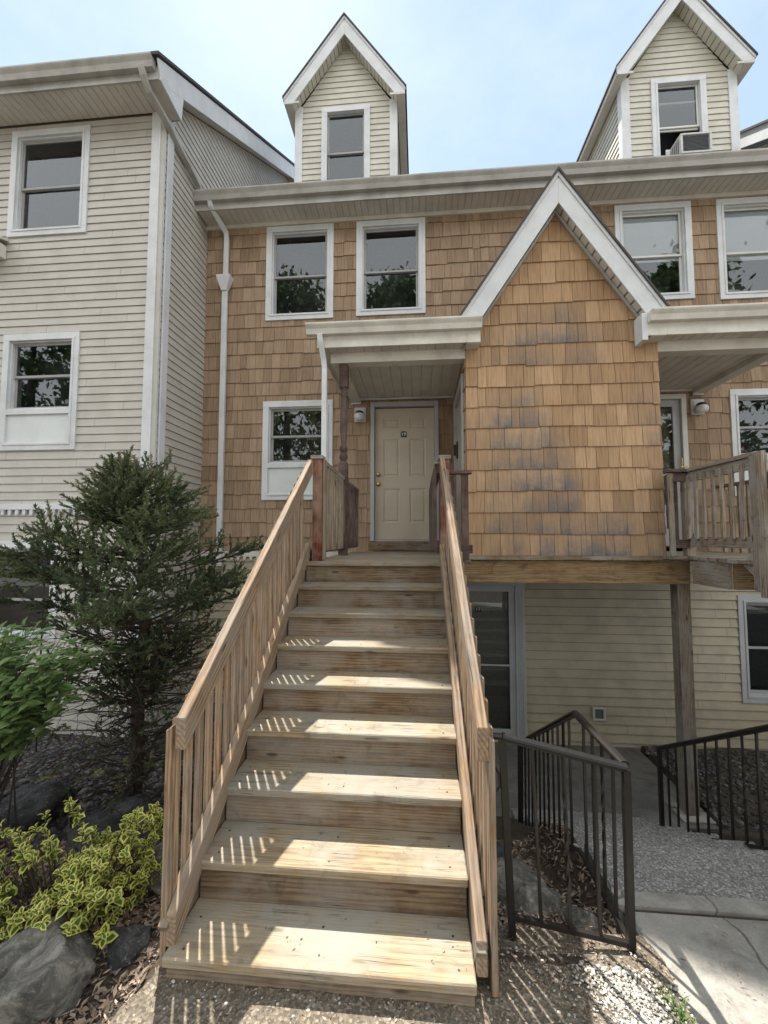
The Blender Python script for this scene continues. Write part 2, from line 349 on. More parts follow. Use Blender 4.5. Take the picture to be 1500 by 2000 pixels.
# ---- cladding on a plane. frame: function (s, n, z) -> world, n = outwards
def fr_front(Y): return lambda s_, n, z: (s_, Y - n, z)
def fr_left(X): return lambda s_, n, z: (X - n, s_, z)       # faces -X
def fr_right(X): return lambda s_, n, z: (X + n, s_, z)      # faces +X
def clip(poly, a, b, c):      # keep a*s+b*z+c >= 0
    o = []
    for i in range(len(poly)):
        p, q = poly[i], poly[(i + 1) % len(poly)]; dp = a * p[0] + b * p[1] + c; dq = a * q[0] + b * q[1] + c
        if dp >= 0: o.append(p)
        if dp * dq < 0:
            t = dp / (dp - dq); o.append((p[0] + (q[0] - p[0]) * t, p[1] + (q[1] - p[1]) * t))
    return o
def subtract(rects, h):
    o = []
    for (a, b, c, d) in rects:
        x0, x1, z0, z1 = h
        if x1 <= a or x0 >= b or z1 <= c or z0 >= d: o.append((a, b, c, d)); continue
        if a < x0: o.append((a, x0, c, d))
        if b > x1: o.append((x1, b, c, d))
        m0, m1 = max(a, x0), min(b, x1)
        if c < z0: o.append((m0, m1, c, z0))
        if d > z1: o.append((m0, m1, z1, d))
    return [r for r in o if r[1] - r[0] > .006 and r[3] - r[2] > .006]
def siding(mb, F, s0, s1, z0, z1, E, holes=(), planes=(), t=.014, slot=.0045):
    k = 0; z = z0
    while z < z1 - .01:
        zt = min(z + E, z1); rs = [(s0, s1, z, zt)]
        for h in holes: rs = subtract(rs, h)
        sx_ = s0 + (hash((round(z * 100), 7)) % 100) / 100 * 2.4
        while sx_ < s1:
            if sx_ - s0 > .4: rs = subtract(rs, (sx_, sx_ + .003, z - 1, z + 1))
            sx_ += 3.0
        for (a, b, c, d) in rs:
            # two-part lap profile: shallow step in the middle of the course
            for (u0, u1) in ((c, d),):
                p = [(a, u0), (b, u0), (b, u1), (a, u1)]
                for pl in planes: p = clip(p, *pl)
                if len(p) < 3: continue
                f = lambda q: .004 + t * (1 - (q[1] - z) / E)
                if u1 - u0 > E * .6: p = clip(p, 0, -1, z + E - slot)
                if len(p) < 3: continue
                mb.poly([F(q[0], f(q), q[1]) for q in p])
                zz = min(q[1] for q in p); lo = [q for q in p if q[1] < zz + 1e-4]
                if len(lo) >= 2:
                    aa, bb = min(lo)[0], max(lo)[0]
                    mb.poly([F(aa, 0, zz), F(bb, 0, zz), F(bb, f((0, zz)), zz), F(aa, f((0, zz)), zz)])
        z += E
def shingles(mb, F, s0, s1, z0, z1, E, holes=(), planes=(), stain=None, seed=1, wmin=.085, wmax=.21, edge=None):
    rn = random.Random(seed); z = z0
    while z < z1 - .01:
        x = s0 + (rn.uniform(-.12, 0))
        if edge: x = s0
        tog = rn.random() < .5; sh = 0
        while x < s1 - .005:
            w = rn.choice([rn.uniform(wmin, wmax * .7), rn.uniform(wmin * 1.5, wmax), rn.uniform(wmin, wmax)])
            xe = min(x + w, s1); xs = max(x, s0)
            if rn.random() < .35: sh = rn.choice([0, .006, -.008, .011])
            db = sh + rn.uniform(-.0015, .0015)
            cr_ = rn.random(); sr_ = rn.choice([.7, 1.0, 1.35, 1.6]); tb = .019 + rn.uniform(-.003, .003); tt = .0045
            zb = z + db if z > z0 + .001 else z
            rs = [(xs + .0022, xe - .0022, zb, min(z + E + .014, z1))]
            for h in holes: rs = subtract(rs, h)
            for (a, b, c, d) in rs:
                p = [(a, c), (b, c), (b, d), (a, d)]
                for pl in planes: p = clip(p, *pl)
                if len(p) < 3: continue
                f = lambda q: tt + (tb - tt) * (1 - (q[1] - zb) / (E + .02))
                st = (0, 0, 0, 0)
                def colr(q):
                    s_ = 0 if stain is None else min(.97, (.55 + .45 * sr_) * stain((xs + xe) / 2 * .25 + q[0] * .75, z + E / 2) * max(0, 1 - .8 * (q[1] - zb) / E))
                    return (cr_, s_, 0)
                n = len(p)
                mb.poly([F(q[0], f(q), q[1]) for q in p], [colr(q) for q in p])
                for i in range(n):
                    q, r_ = p[i], p[(i + 1) % n]
                    if (q[1] + r_[1]) / 2 > zb + E - .002: continue
                    mb.poly([F(q[0], f(q), q[1]), F(q[0], 0, q[1]), F(r_[0], 0, r_[1]), F(r_[0], f(r_), r_[1])], (min(1, cr_ + .2), 0, 0))
            x = xe
        z += E
def backing(mb, F, s0, s1, z0, z1, holes=(), planes=(), n=-.006):
    rs = [(s0, s1, z0, z1)]
    for h in holes: rs = subtract(rs, h)
    for (a, b, c, d) in rs:
        p = [(a, c), (b, c), (b, d), (a, d)]
        for pl in planes: p = clip(p, *pl)
        if len(p) >= 3: mb.poly([F(q[0], n, q[1]) for q in p])
def fbox(mb, F, s0, s1, n0, n1, z0, z1):
    i = len(mb.v); mb.v += [F(s_, n, z) for s_ in (s0, s1) for n in (n0, n1) for z in (z0, z1)]
    for f in ((0, 1, 3, 2), (4, 6, 7, 5), (0, 4, 5, 1), (2, 3, 7, 6), (0, 2, 6, 4), (1, 5, 7, 3)): mb.f.append(tuple(i + k for k in f)); mb.c.append(None)
def fquadbar(mb, F, a, b, w, n0, n1):      # bar between (s,z) points a,b with given width to the inside handled by caller
    pass
def frame4(mb, F, x0, x1, z0, z1, w, n0, n1, wb=None):
    """mitred look rectangular frame"""
    wb = wb or w
    fbox(mb, F, x0, x1, n0, n1, z1 - w, z1); fbox(mb, F, x0, x1, n0, n1, z0, z0 + wb)
    fbox(mb, F, x0, x0 + w, n0, n1, z0 + wb, z1 - w); fbox(mb, F, x1 - w, x1, n0, n1, z0 + wb, z1 - w)
def window(F, x0, x1, z0, z1, parent, cas=.095, trim='white', sash='sash', blind=None, name='window', panel=None, sub=True, cut=.5, room=.45, raised=0):
    """returns hole rectangle"""
    m = MB(); frame4(m, F, x0, x1, z0, z1, cas, -.02, .034)
    frame4(m, F, x0 + cas * .72, x1 - cas * .72, z0 + cas * .72, z1 - cas * .72, cas * .34, -.02, .044)
    gx0, gx1, gz0, gz1 = x0 + cas, x1 - cas, z0 + cas, z1 - cas
    if panel:      # infill panel at the bottom
        gz0 = z0 + panel
        fbox(m, F, gx0, gx1, -.02, .040, gz0 - .075, gz0)
    w = m.build(name, M[trim], parent, bevel=.003)
    if panel:
        p = MB(); fbox(p, F, gx0, gx1, -.02, .012, z0 + cas, gz0 - .075); p.build('infill_panel', M['panelw'], w)
    # reveal
    m = MB(); frame4(m, F, gx0, gx1, gz0, gz1, .022, -.07, .006); m.build('window_frame', M[trim], w, bevel=.002)
    gx0 += .022; gx1 -= .022; gz0 += .022; gz1 -= .022
    mid = gz0 + (gz1 - gz0) * cut
    for k, (a, b, n) in enumerate(((mid - .016 + raised * 0, gz1, -.03), (gz0, mid + .016, -.055))):
        sm = MB(); frame4(sm, F, gx0, gx1, a, b, .034, n - .022, n); sm.build('sash', M[sash], w, bevel=.002)
        g = MB(); g.poly([F(gx0 + .03, n - .012, a + .03), F(gx1 - .03, n - .012, a + .03), F(gx1 - .03, n - .012, b - .03), F(gx0 + .03, n - .012, b - .03)]); g.build('pane', M['glass'], w)
    if blind:
        bm_ = MB(); bz0 = gz0 + (gz1 - gz0) * blind[0]; bz1 = gz1 - .0
        z = bz0; k = 0
        while z < bz1 - .004:
            zt = min(z + .026, bz1)
            bm_.poly([F(gx0 + .01, -.078, z), F(gx1 - .01, -.078, z), F(gx1 - .01, -.070, zt), F(gx0 + .01, -.070, zt)]); z = zt
        bm_.build('blind', M['blind'], w)
    r = MB()   # dark room behind
    e = .05; A, B, C_, D = gx0 - e, gx1 + e, gz0 - e, gz1 + e
    q = lambda s_, n, z: F(s_, n, z)
    r.poly([q(A, -room, C_), q(B, -room, C_), q(B, -room, D), q(A, -room, D)])
    r.poly([q(A, -.085, C_), q(A, -room, C_), q(A, -room, D), q(A, -.085, D)]); r.poly([q(B, -.085, C_), q(B, -room, C_), q(B, -room, D), q(B, -.085, D)])
    r.poly([q(A, -.085, C_), q(B, -.085, C_), q(B, -room, C_), q(A, -room, C_)]); r.poly([q(A, -.085, D), q(B, -.085, D), q(B, -room, D), q(A, -room, D)])
    r.build('room_interior', M['dark'], w)
    return w
def hole(x0, x1, z0, z1, cas=.095): return (x0 + cas * .6, x1 - cas * .6, z0 + cas * .6, z1 - cas * .6)
def gutter(mb, x0, x1, Yf, zt, h=.12, d=.115):
    pr = [(Yf, zt), (Yf, zt - h), (Yf - d * .55, zt - h), (Yf - d * .62, zt - h * .80), (Yf - d * .72, zt - h * .52), (Yf - d * .93, zt - h * .26), (Yf - d, zt - h * .14), (Yf - d, zt), (Yf - d * .90, zt), (Yf - d * .90, zt - h * .10), (Yf - .01, zt - h * .10), (Yf - .01, zt)]
    mb.prism(pr, x0, x1, 'X')
def grooved(mb, x0, x1, y0, y1, z, pitch=.105, deep=.010, gw=.012, thick=.012, y0z=None):
    """soffit panel seen from below, ribs along Y"""
    zf = z if y0z is None else y0z
    pr = []; x = x0
    while x < x1 - 1e-4:
        xe = min(x + pitch, x1); g = min(gw, (xe - x) * .3)
        pr += [(x, 0), (xe - g, 0), (xe - g * .8, deep), (xe - g * .2, deep)]; x = xe
    for (a, b) in zip(pr, pr[1:] + [(x1, 0)]):
        if b[0] - a[0] < -1e-6: continue
        mb.poly([(a[0], y0, zf + a[1]), (b[0], y0, zf + b[1]), (b[0], y1, z + b[1]), (a[0], y1, z + a[1])])
    mb.poly([(x0, y0, zf + deep + .004), (x1, y0, zf + deep + .004), (x1, y1, z + deep + .004), (x0, y1, z + deep + .004)])
def spout(pts, w, d, name, mat, parent):
    m = MB()
    rings = []
    for k, p in enumerate(pts):
        p = Vector(p); i = len(m.v)
        dirv = (Vector(pts[min(k + 1, len(pts) - 1)]) - Vector(pts[max(k - 1, 0)])).normalized()
        X = Vector((1, 0, 0)); n = X.cross(dirv).normalized(); X = dirv.cross(n).normalized() * (1 if dirv.cross(n).x > 0 else -1)
        for a, b in ((-1, -1), (1, -1), (1, 1), (-1, 1)): m.v.append(tuple(p + X * (a * w / 2) + n * (b * d / 2)))
        rings.append(i)
    for a, b in zip(rings, rings[1:]):
        for q in range(4): m.f.append((a + q, a + (q + 1) % 4, b + (q + 1) % 4, b + q)); m.c.append(None)
    for a in (rings[0], rings[-1]): m.f.append((a, a + 1, a + 2, a + 3)); m.c.append(None)
    return m.build(name, mat, parent, bevel=.006)
def text(s_, size, loc, mat, parent, name, rot=(R(90), 0, 0), ext=.002):
    cu = bpy.data.curves.new(name, 'FONT'); cu.body = s_; cu.size = size; cu.extrude = ext; cu.align_x = 'CENTER'; cu.align_y = 'CENTER'; cu.offset = size * .02
    to = bpy.data.objects.new(name, cu); col.objects.link(to); bpy.context.view_layer.update()
    me = bpy.data.meshes.new_from_object(to.evaluated_get(bpy.context.evaluated_depsgraph_get())); col.objects.unlink(to); bpy.data.objects.remove(to)
    me.materials.clear(); me.materials.append(mat); o = bpy.data.objects.new(name, me); o.location = loc; o.rotation_euler = rot; return link(o, parent)

# ============================================================ BROWN TOWNHOUSE
YF = 6.40
house = thing('brown_townhouse', 'tan cedar shingled townhouse with two tall gabled dormers and a shingled bay above the stairs', 'house')
F = fr_front(YF)
W_UL = (-2.47, -1.355, 5.145, 6.725); W_UR = (-.985, .118, 5.155, 6.725); W_R1 = (3.0, 4.105, 5.195, 6.715); W_R2 = (4.46, 5.56, 5.16, 6.71)
W_LL = (-2.48, -1.348, 2.23, 3.815); W_LR = (4.52, 5.65, 2.235, 3.80)
D_M = (-.75, .303, 1.47, 3.752); D_R = (2.86, 3.908, 1.47, 3.75)
XL, XR = -3.49, 6.62
zS, zT = 1.42, 6.79
holes = [hole(*w) for w in (W_UL, W_UR, W_R1, W_R2, W_LL, W_LR)] + [(D_M[0] + .05, D_M[1] - .05, zS - .02, D_M[3] - .05), (D_R[0] + .05, D_R[1] - .05, zS - .02, D_R[3] - .05)]
m = MB(); shingles(m, F, XL, XR, zS, zT, .2265, holes, seed=3)
wall = m.build('shingle_wall', M['shingle'], house)
m = MB(); backing(m, F, XL, XR, zS, zT, holes)
LH = (4.485, 5.6, -.66, .83)
m2 = [(.50, 1.54, -1.3, 1.02), hole(*LH)]
backing(m, F, XL, XR, -1.55, zS, m2, n=-.004); m.build('wall_sheathing', M['backing'], house)
MB().box(XL, XR, YF + .62, YF + .66, -1.5, 6.9).build('light_leak_blocker', M['dark'], house)  # unseen dark sheet, added to stop light leaking through the door gaps
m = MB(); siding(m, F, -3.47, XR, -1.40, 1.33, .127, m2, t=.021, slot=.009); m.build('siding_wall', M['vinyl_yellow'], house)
m = MB(); m.box(XL, XR, YF - .05, YF + .02, 1.345, 1.425)
x = XL
while x < XR: m.prism([(x, 1.345), (x + .05, 1.345), (x + .04, 1.295), (x + .01, 1.295)], YF - .045, YF - .012, 'Y'); x += .105
m.build('dentil_trim', M['cream_trim'], house)
# foundation strip
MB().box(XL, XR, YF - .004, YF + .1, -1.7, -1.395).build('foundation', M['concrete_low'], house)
for wr, kw in ((W_UL, {}), (W_UR, {}), (W_R1, dict(blind=(.42,), sash='sashw')), (W_R2, dict(blind=(.40,), sash='sashw'))):
    window(F, *wr, house, cut=.47, **kw)
wl = window(F, *W_LL, house, panel=.585, cut=.48)
bulb = MB(); bulb.lathe([(0, 0), (.018, .004), (.028, .022), (.026, .045), (.014, .07), (.012, .09)], 0, 0, 12)
me_b = bulb.build('light_bulb', None or M['brass'], wl, smooth=True)
mb_, tb_, bb_ = newmat('glowing_bulb'); bb_.inputs['Emission Color'].default_value = (1, .72, .25, 1); bb_.inputs['Emission Strength'].default_value = 9; me_b.data.materials[0] = mb_
me_b.location = (-1.49, YF + .16, 3.38)
wr_ = window(F, *W_LR, house, panel=.585, cut=.48, sash='sash')
window(F, *LH, house, cut=.5, trim='greytrim')
# alarm sticker on right lower window
st = MB(); pts = [(-.035, .03), (-.02, .04), (.02, .04), (.035, .03), (.035, -.012), (0, -.045), (-.035, -.012)]
for a, b in zip(pts, pts[1:] + pts[:1]):
    st.poly([(a[0], 0, a[1]), (b[0], 0, b[1]), (b[0] * .86, 0, b[1] * .86), (a[0] * .86, 0, a[1] * .86)])
so_ = st.build('window_sticker', M['stickred'], wr_); so_.location = (4.70, YF + .055, 2.93)
text('AIC', .034, (4.70, YF + .054, 2.932), M['stickw'], wr_, 'sticker_lettering', ext=.0003)
# ---- main soffit, fascia, gutter, frieze
m = MB(); m.box(XL, XR, YF - .05, YF + .03, zT - .055, zT + .005); m.build('frieze_board', M['cream_trim'], house)
m = MB(); grooved(m, XL + .02, XR, YF - .36, YF - .045, 6.795, .10); m.build('soffit', M['soffit'], house)
m = MB(); m.box(XL, XR, YF - .385, YF - .36, 6.785, 6.99); m.build('fascia', M['gutter'], house)
m = MB(); gutter(m, XL, XR, YF - .387, 7.03, .135, .12); m.build('gutter', M['gutter'], house)
# main roof
m = MB(); sl_ = .60; ry0 = YF - .40; ry1 = 10.5
m.prism([(ry0, 7.0), (ry1, 7.0 + (ry1 - ry0) * sl_), (ry1 + 4.4, 7.0 + .1), (ry1 + 4.4, 6.96), (ry1, 6.9 + (ry1 - ry0) * sl_), (ry0, 6.93)], XL, XR, 'X')
m.build('roof', M['shingle_roof'], house)
# ---- downspout at left with conductor head
d1 = spout([(-3.24, YF - .43, 6.93), (-3.24, YF - .40, 6.84), (-3.13, YF - .09, 6.63), (-3.125, YF - .07, 6.52), (-3.13, YF - .07, 5.90)], .075, .055, 'downspout', M['white'], house)
d1b = spout([(-3.135, YF - .07, 5.66), (-3.13, YF - .07, 1.2)], .085, .06, 'downspout', M['white'], house)
m = MB(); a = (-3.135, YF - .085)
for k in range(1):
    t0, t1 = [(-.115, -.075), (.115, -.075), (.115, .075), (-.115, .075)], [(-.045, -.035), (.045, -.035), (.045, .035), (-.045, .035)]
    i = len(m.v); m.v += [(a[0] + p[0], a[1] + p[1], 5.885) for p in t0] + [(a[0] + p[0], a[1] + p[1], 5.86) for p in t0] + [(a[0] + p[0], a[1] + p[1], 5.64) for p in t1]
    for r_ in range(2):
        for q in range(4): m.f.append((i + r_ * 4 + q, i + r_ * 4 + (q + 1) % 4, i + r_ * 4 + 4 + (q + 1) % 4, i + r_ * 4 + 4 + q)); m.c.append(None)
    m.f.append((i, i + 1, i + 2, i + 3)); m.c.append(None); m.f.append((i + 8, i + 9, i + 10, i + 11)); m.c.append(None)
m.build('conductor_head', M['white'], d1b, bevel=.004)
# ---- entry door
def panel_door(F_, x0, x1, z0, z1, parent, mat, name='door'):
    m = MB(); W_ = x1 - x0; H = z1 - z0
    hs = []
    for (a, b) in ((.14, .42), (.58, .86)):
        for (c, d) in ((.125, .385), (.475, .765), (.845, .925)): hs.append((x0 + W_ * a, x0 + W_ * b, z0 + H * c, z0 + H * d))
    rs = [(x0, x1, z0, z1)]
    for h in hs: rs = subtract(rs, h)
    for (a, b, c, d) in rs: m.poly([F_(a, -.035, c), F_(b, -.035, c), F_(b, -.035, d), F_(a, -.035, d)])
    for (a, b, c, d) in hs:
        lv = [(0, -.035), (.018, -.046), (.03, -.046), (.045, -.038)]
        for (e0, n0), (e1, n1) in zip(lv, lv[1:]):
            o_ = [(a + e0, c + e0), (b - e0, c + e0), (b - e0, d - e0), (a + e0, d - e0)]; i_ = [(a + e1, c + e1), (b - e1, c + e1), (b - e1, d - e1), (a + e1, d - e1)]
            for k in range(4): m.poly([F_(o_[k][0], n0, o_[k][1]), F_(o_[(k + 1) % 4][0], n0, o_[(k + 1) % 4][1]), F_(i_[(k + 1) % 4][0], n1, i_[(k + 1) % 4][1]), F_(i_[k][0], n1, i_[k][1])])
        e = .045; m.poly([F_(a + e, -.038, c + e), F_(b - e, -.038, c + e), F_(b - e, -.038, d - e), F_(a + e, -.038, d - e)])
    return m.build(name, mat, parent)
dx0, dx1, dz0, dz1 = -.682, .238, 1.615, 3.665
door = panel_door(F, dx0, dx1, dz0, dz1, house, M['doorp'])
m = MB(); fbox(m, F, D_M[0], D_M[0] + .062, -.06, .045, 1.59, D_M[3]); fbox(m, F, D_M[1] - .062, D_M[1], -.06, .045, 1.59, D_M[3]); fbox(m, F, D_M[0] + .062, D_M[1] - .062, -.06, .045, D_M[3] - .075, D_M[3])
fbox(m, F, D_M[0] + .062, D_M[1] - .062, -.05, .01, 1.585, 1.612)
m.build('door_frame', M['greytrim'], door, bevel=.004)
board('kick_board', (-.78, YF - .018, 1.515), (.33, YF - .018, 1.515), .14, .03, M['riser'], door)
for z, r_ in ((2.62, .030), (2.47, .034)):
    k = MB(); k.lathe([(0, 0), (r_, .001), (r_, .010), (r_ * .45, .014), (r_ * .45, .032), (r_ * .85, .040), (r_ * .9, .055), (r_ * .6, .066), (0, .068)], 0, 0, 16)
    o = k.build('door_knob' if r_ > .032 else 'deadbolt', M['brass'], door, smooth=True); o.rotation_euler = (R(90), 0, 0); o.location = (-.625, YF + .035, z)
pl = MB(); pl.box(-.235 - .045, -.235 + .045, YF + .018, YF + .034, 3.205, 3.285).box(-.235 - .034, -.235 + .034, YF + .018, YF + .034, 3.286, 3.296)
pl = pl.build('number_plate', M['plaque'], door, bevel=.003)
text('19', .072, (-.235, YF + .0165, 3.247), M['silver'], door, 'number_lettering', ext=.001)
# storm door at the right porch
m = MB(); fbox(m, F, D_R[0], D_R[0] + .07, -.06, .045, 1.5, D_R[3]); fbox(m, F, D_R[1] - .07, D_R[1], -.06, .045, 1.5, D_R[3]); fbox(m, F, D_R[0] + .07, D_R[1] - .07, -.06, .045, D_R[3] - .07, D_R[3])
sdoor = m.build('storm_door', M['sashw'], house, bevel=.004)
m = MB(); frame4(m, F, D_R[0] + .075, D_R[1] - .075, 1.52, D_R[3] - .075, .10, -.035, .0, wb=.25); m.build('door_leaf', M['greytrim'], sdoor, bevel=.003)
g = MB(); g.poly([F(D_R[0] + .17, -.02, 1.75), F(D_R[1] - .17, -.02, 1.75), F(D_R[1] - .17, -.02, D_R[3] - .17), F(D_R[0] + .17, -.02, D_R[3] - .17)]); g.build('pane', M['glass'], sdoor)
g = MB(); g.poly([F(D_R[0] + .07, -.09, 1.5), F(D_R[1] - .07, -.09, 1.5), F(D_R[1] - .07, -.09, D_R[3] - .07), F(D_R[0] + .07, -.09, D_R[3] - .07)]); g.build('inner_door', plain('inner_door_paint', (.16, .13, .09)), sdoor)
g = MB(); g.box(3.79, 3.815, YF - .07, YF - .05, 2.72, 2.74).box(3.795, 3.81, YF - .07, YF - .055, 2.62, 2.80).box(3.77, 3.87, YF - .085, YF - .068, 2.655, 2.672); g.build('door_handle', M['brass'], sdoor, bevel=.003)
# lower door 17 (storm door on the garden level)
m = MB(); fbox(m, F, .40, 1.56, -.05, .05, .93, 1.12); fbox(m, F, .52, .66, -.05, .045, -1.28, .93); fbox(m, F, 1.40, 1.54, -.05, .045, -1.28, .93)
for xx in (1.435, 1.465, 1.495): fbox(m, F, xx, xx + .012, .045, .052, -1.2, .88)
ldoor = m.build('lower_door', M['greytrim'], house, bevel=.003)
m = MB(); frame4(m, F, .66, 1.40, -1.27, .925, .085, -.03, .01, wb=.12); fbox(m, F, .745, 1.315, -.03, .008, -.25, -.225); m.build('door_leaf', M['greytrim'], ldoor, bevel=.003)
g = MB(); g.poly([F(.74, -.012, -1.15), F(1.32, -.012, -1.15), F(1.32, -.012, .84), F(.74, -.012, .84)]); g.build('pane', M['glass'], ldoor)
g = MB(); g.poly([F(.66, -.09, -1.27), F(1.4, -.09, -1.27), F(1.4, -.09, .93), F(.66, -.09, .93)]); g.build('inner_door', plain('lower_inner_door_paint', (.22, .21, .18)), ldoor)
MB().box(.835, .925, YF + .085, YF + .0885, .52, .60).build('number_plate', M['plaque'], ldoor)
text('17', .07, (.88, YF + .0835, .56), M['silver'], ldoor, 'number_lettering', ext=.001)
# outdoor vent / outlet on lower wall
m = MB(); frame4(m, F, 2.46, 2.635, -.97, -.78, .03, .0, .05); o = m.build('outlet_box', M['box'], house, bevel=.005)
m = MB(); fbox(m, F, 2.495, 2.60, .0, .03, -.93, -.83); m.build('outlet_cover', M['acg'], o)

# ---- projecting bay
YB = 4.85; BX0, BX1 = .549, 2.695; BC = 1.600; zB = 1.443
FB = fr_front(YB)
ap = 5.431; eav = 3.94; k_ = (ap - eav) / (BX1 - BC)
planes = [(k_ * 1.0, -1, ap - k_ * BC * 1.0 + 0.0), (-k_, -1, ap + k_ * BC)]
blot = [(1.18, 3.06, .20, .9), (.85, 3.05, .25, .5), (1.2, 2.82, .22, .6), (.9, 2.83, .2, .45), (1.45, 2.60, .13, .95), (.98, 2.60, .22, .75), (1.2, 2.62, .2, .6), (2.5, 2.95, .14, .5), (2.53, 2.7, .12, .5),
        (1.1, 2.36, .45, .55), (1.62, 2.14, .12, 1.0), (1.3, 2.13, .3, .8), (.8, 2.12, .12, .3), (1.62, 1.95, .12, .7), (.85, 1.92, .15, .35), (1.25, 1.93, .25, .45), (2.55, 2.2, .12, .45), (.83, 1.69, .1, .8), (1.05, 1.69, .07, .8), (1.33, 1.68, .1, .95), (1.6, 1.68, .1, .85), (1.78, 1.69, .07, .5),
        (1.98, 1.70, .12, 1.0), (2.18, 1.68, .14, .9), (2.5, 1.66, .16, .8), (1.75, 1.6, .5, .35), (1.5, 1.5, .2, .4), (1.95, 1.5, .25, .45), (1.1, 1.5, .1, .3), (.95, 3.78, .3, .25), (1.3, 4.0, .5, .4), (1.8, 3.8, .35, .5), (1.2, 3.74, .2, .5), (1.6, 4.05, .2, .4), (2.45, 3.3, .15, .35), (2.3, 2.0, .3, .2), (.62, 2.8, .1, .2)]
def stain(x, z):
    x, z = x / 1.036, 1.65 + (z - 1.65) / 1.036
    return min(.92, 1.25 * sum(a * math.exp(-((x - bx) / (r * .8)) ** 2 - ((z - bz) / .19) ** 2) for bx, bz, r, a in blot))
m = MB(); shingles(m, FB, BX0, BX1, zB, 5.46, .2437, (), planes, stain, seed=11, wmin=.09, wmax=.225, edge=1)
bay = m.build('projecting_bay', M['shingle_bay'], house)
m = MB(); backing(m, FB, BX0, BX1, zB, 5.46, (), planes); m.poly([(BX0, YB, zB), (BX1, YB, zB), (BX1, YF, zB), (BX0, YF, zB)]); m.build('bay_sheathing', M['backing'], bay)
m = MB(); dh = (5.0, 6.18, 1.5, 3.63); shingles(m, fr_left(BX0), YB, YF, zB, 3.95, .2437, [(5.05, 6.13, 1.4, 3.58)], (), None, seed=12)
shingles(m, fr_right(BX1), YB, YF, zB, 3.95, .2437, (), (), None, seed=13); m.build('bay_side_shingles', M['shingle'], bay)
m = MB(); backing(m, fr_left(BX0), YB, YF, zB, 3.9, [(5.05, 6.13, 1.4, 3.58)], ()); backing(m, fr_right(BX1), YB, YF, zB, 4.0, (), ()); m.build('bay_sheathing', M['backing'], bay)
FL = fr_left(BX0)
m = MB(); fbox(m, FL, 5.0, 5.09, -.05, .035, 1.5, 3.63); fbox(m, FL, 6.09, 6.18, -.05, .035, 1.5, 3.63); fbox(m, FL, 5.09, 6.09, -.05, .035, 3.54, 3.63); sd_ = m.build('side_door', M['greytrim'], bay, bevel=.004)
m = MB(); fbox(m, FL, 5.09, 6.09, -.05, -.01, 1.5, 3.54); m.build('door_leaf', M['doorp'], bay)
m = MB(); fbox(m, FL, 6.0, 6.03, -.01, .05, 2.82, 2.98); fbox(m, FL, 5.98, 6.05, -.01, .012, 2.78, 3.02); m.build('door_handle', M['plaque'], bay, bevel=.004)
# bay roof, rake boards, rake soffit
YR = 4.70; TH = .30
az_ = 5.817; ex = 1.149; ez = 4.104; ks = (az_ - ez) / ex          # outer rake line: apex z, half width, lower z
def gable(parent, cx, yr, yback, az, ex_, ez_, bw, trim, soff, roofm, tips=True, thick=.03, sofw=None, yw=None):
    """bw vertical width of the rake board; yw: wall plane"""
    k = (az - ez_) / ex_
    m = MB()
    for sg in (-1, 1):
        P_ = [(cx, az), (cx + sg * ex_, ez_), (cx + sg * ex_, ez_ - .10), (cx + sg * (ex_ - .0), ez_ - .10)]
        lo = [(cx, az), (cx + sg * ex_, ez_), (cx + sg * ex_, ez_ - .13), (cx + sg * (ex_ - (bw - .13) / k), ez_ - .13), (cx, az - bw)]
        if sg < 0: lo = lo[::-1]
        m.prism(lo, yr - .022 + sg * .0012, yr, 'Y')
    rb = m.build('rake_board', M[trim], parent, bevel=.003)
    m = MB()
    for sg in (-1, 1):   # shingle mould strip
        a = (cx, az + .005); b = (cx + sg * (ex_ + .012), ez_ + .005 - .012 * k)
        lo = [a, b, (b[0], b[1] - .055), (cx, az - .05)]
        m.prism(lo, yr - .036 + sg * .0012, yr - .0235, 'Y')
    m.build('rake_moulding', M[trim], parent)
    m = MB()   # rake soffit (underside of the overhang) with joints
    for sg in (-1, 1):
        n = max(4, int(math.hypot(ex_, az - ez_) / .115)); z_off = bw - .035
        for q in range(n):
            t0, t1 = q / n, (q + 1) / n - .010
            x0_, x1_ = cx + sg * ex_ * t0, cx + sg * ex_ * t1; z0_, z1_ = az - z_off - (az - ez_) * t0, az - z_off - (az - ez_) * t1
            if z1_ < ez_ - .125: continue
            m.poly([(x0_, yr, z0_), (x1_, yr, z1_), (x1_, (yw or yr + .2), z1_), (x0_, (yw or yr + .2), z0_)])
    rs_ = m.build('rake_soffit', M[soff], parent); m = MB()
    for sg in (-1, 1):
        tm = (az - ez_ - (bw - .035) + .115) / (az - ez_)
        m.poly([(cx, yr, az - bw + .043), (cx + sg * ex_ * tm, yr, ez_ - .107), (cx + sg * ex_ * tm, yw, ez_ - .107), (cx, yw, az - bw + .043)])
    m.build('soffit_backing', M['joint'], rs_) if False else m.build('soffit_joint', M['joint'], parent)  # darker vinyl backing that shows through the soffit joints
    m = MB()
    for sg in (-1, 1):
        a = (cx, az + .006); b = (cx + sg * (ex_ + .03), ez_ + .006 - .03 * k)
        lo = [a, b, (b[0], b[1] + .035), (cx, az + .045)]
        m.prism(lo, yr - .055 + sg * .0012, yback, 'Y')
    m.build('gable_roof', M[roofm], parent)
gable(bay, BC, YR, YF + .6, az_, ex, ez, .365, 'white', 'cream_trim', 'shingle_roof', yw=YB - .022)
m = MB()      # J trim where shingles meet the rake soffit
for sg in (-1, 1):
    lo = [(BC, 5.467), (BC + sg * 1.08, 5.467 - 1.08 * ks), (BC + sg * 1.08, 5.467 - 1.08 * ks - .042), (BC, 5.425)]
    m.prism(lo, YB - .05 + sg * .001, YB - .024, 'Y')
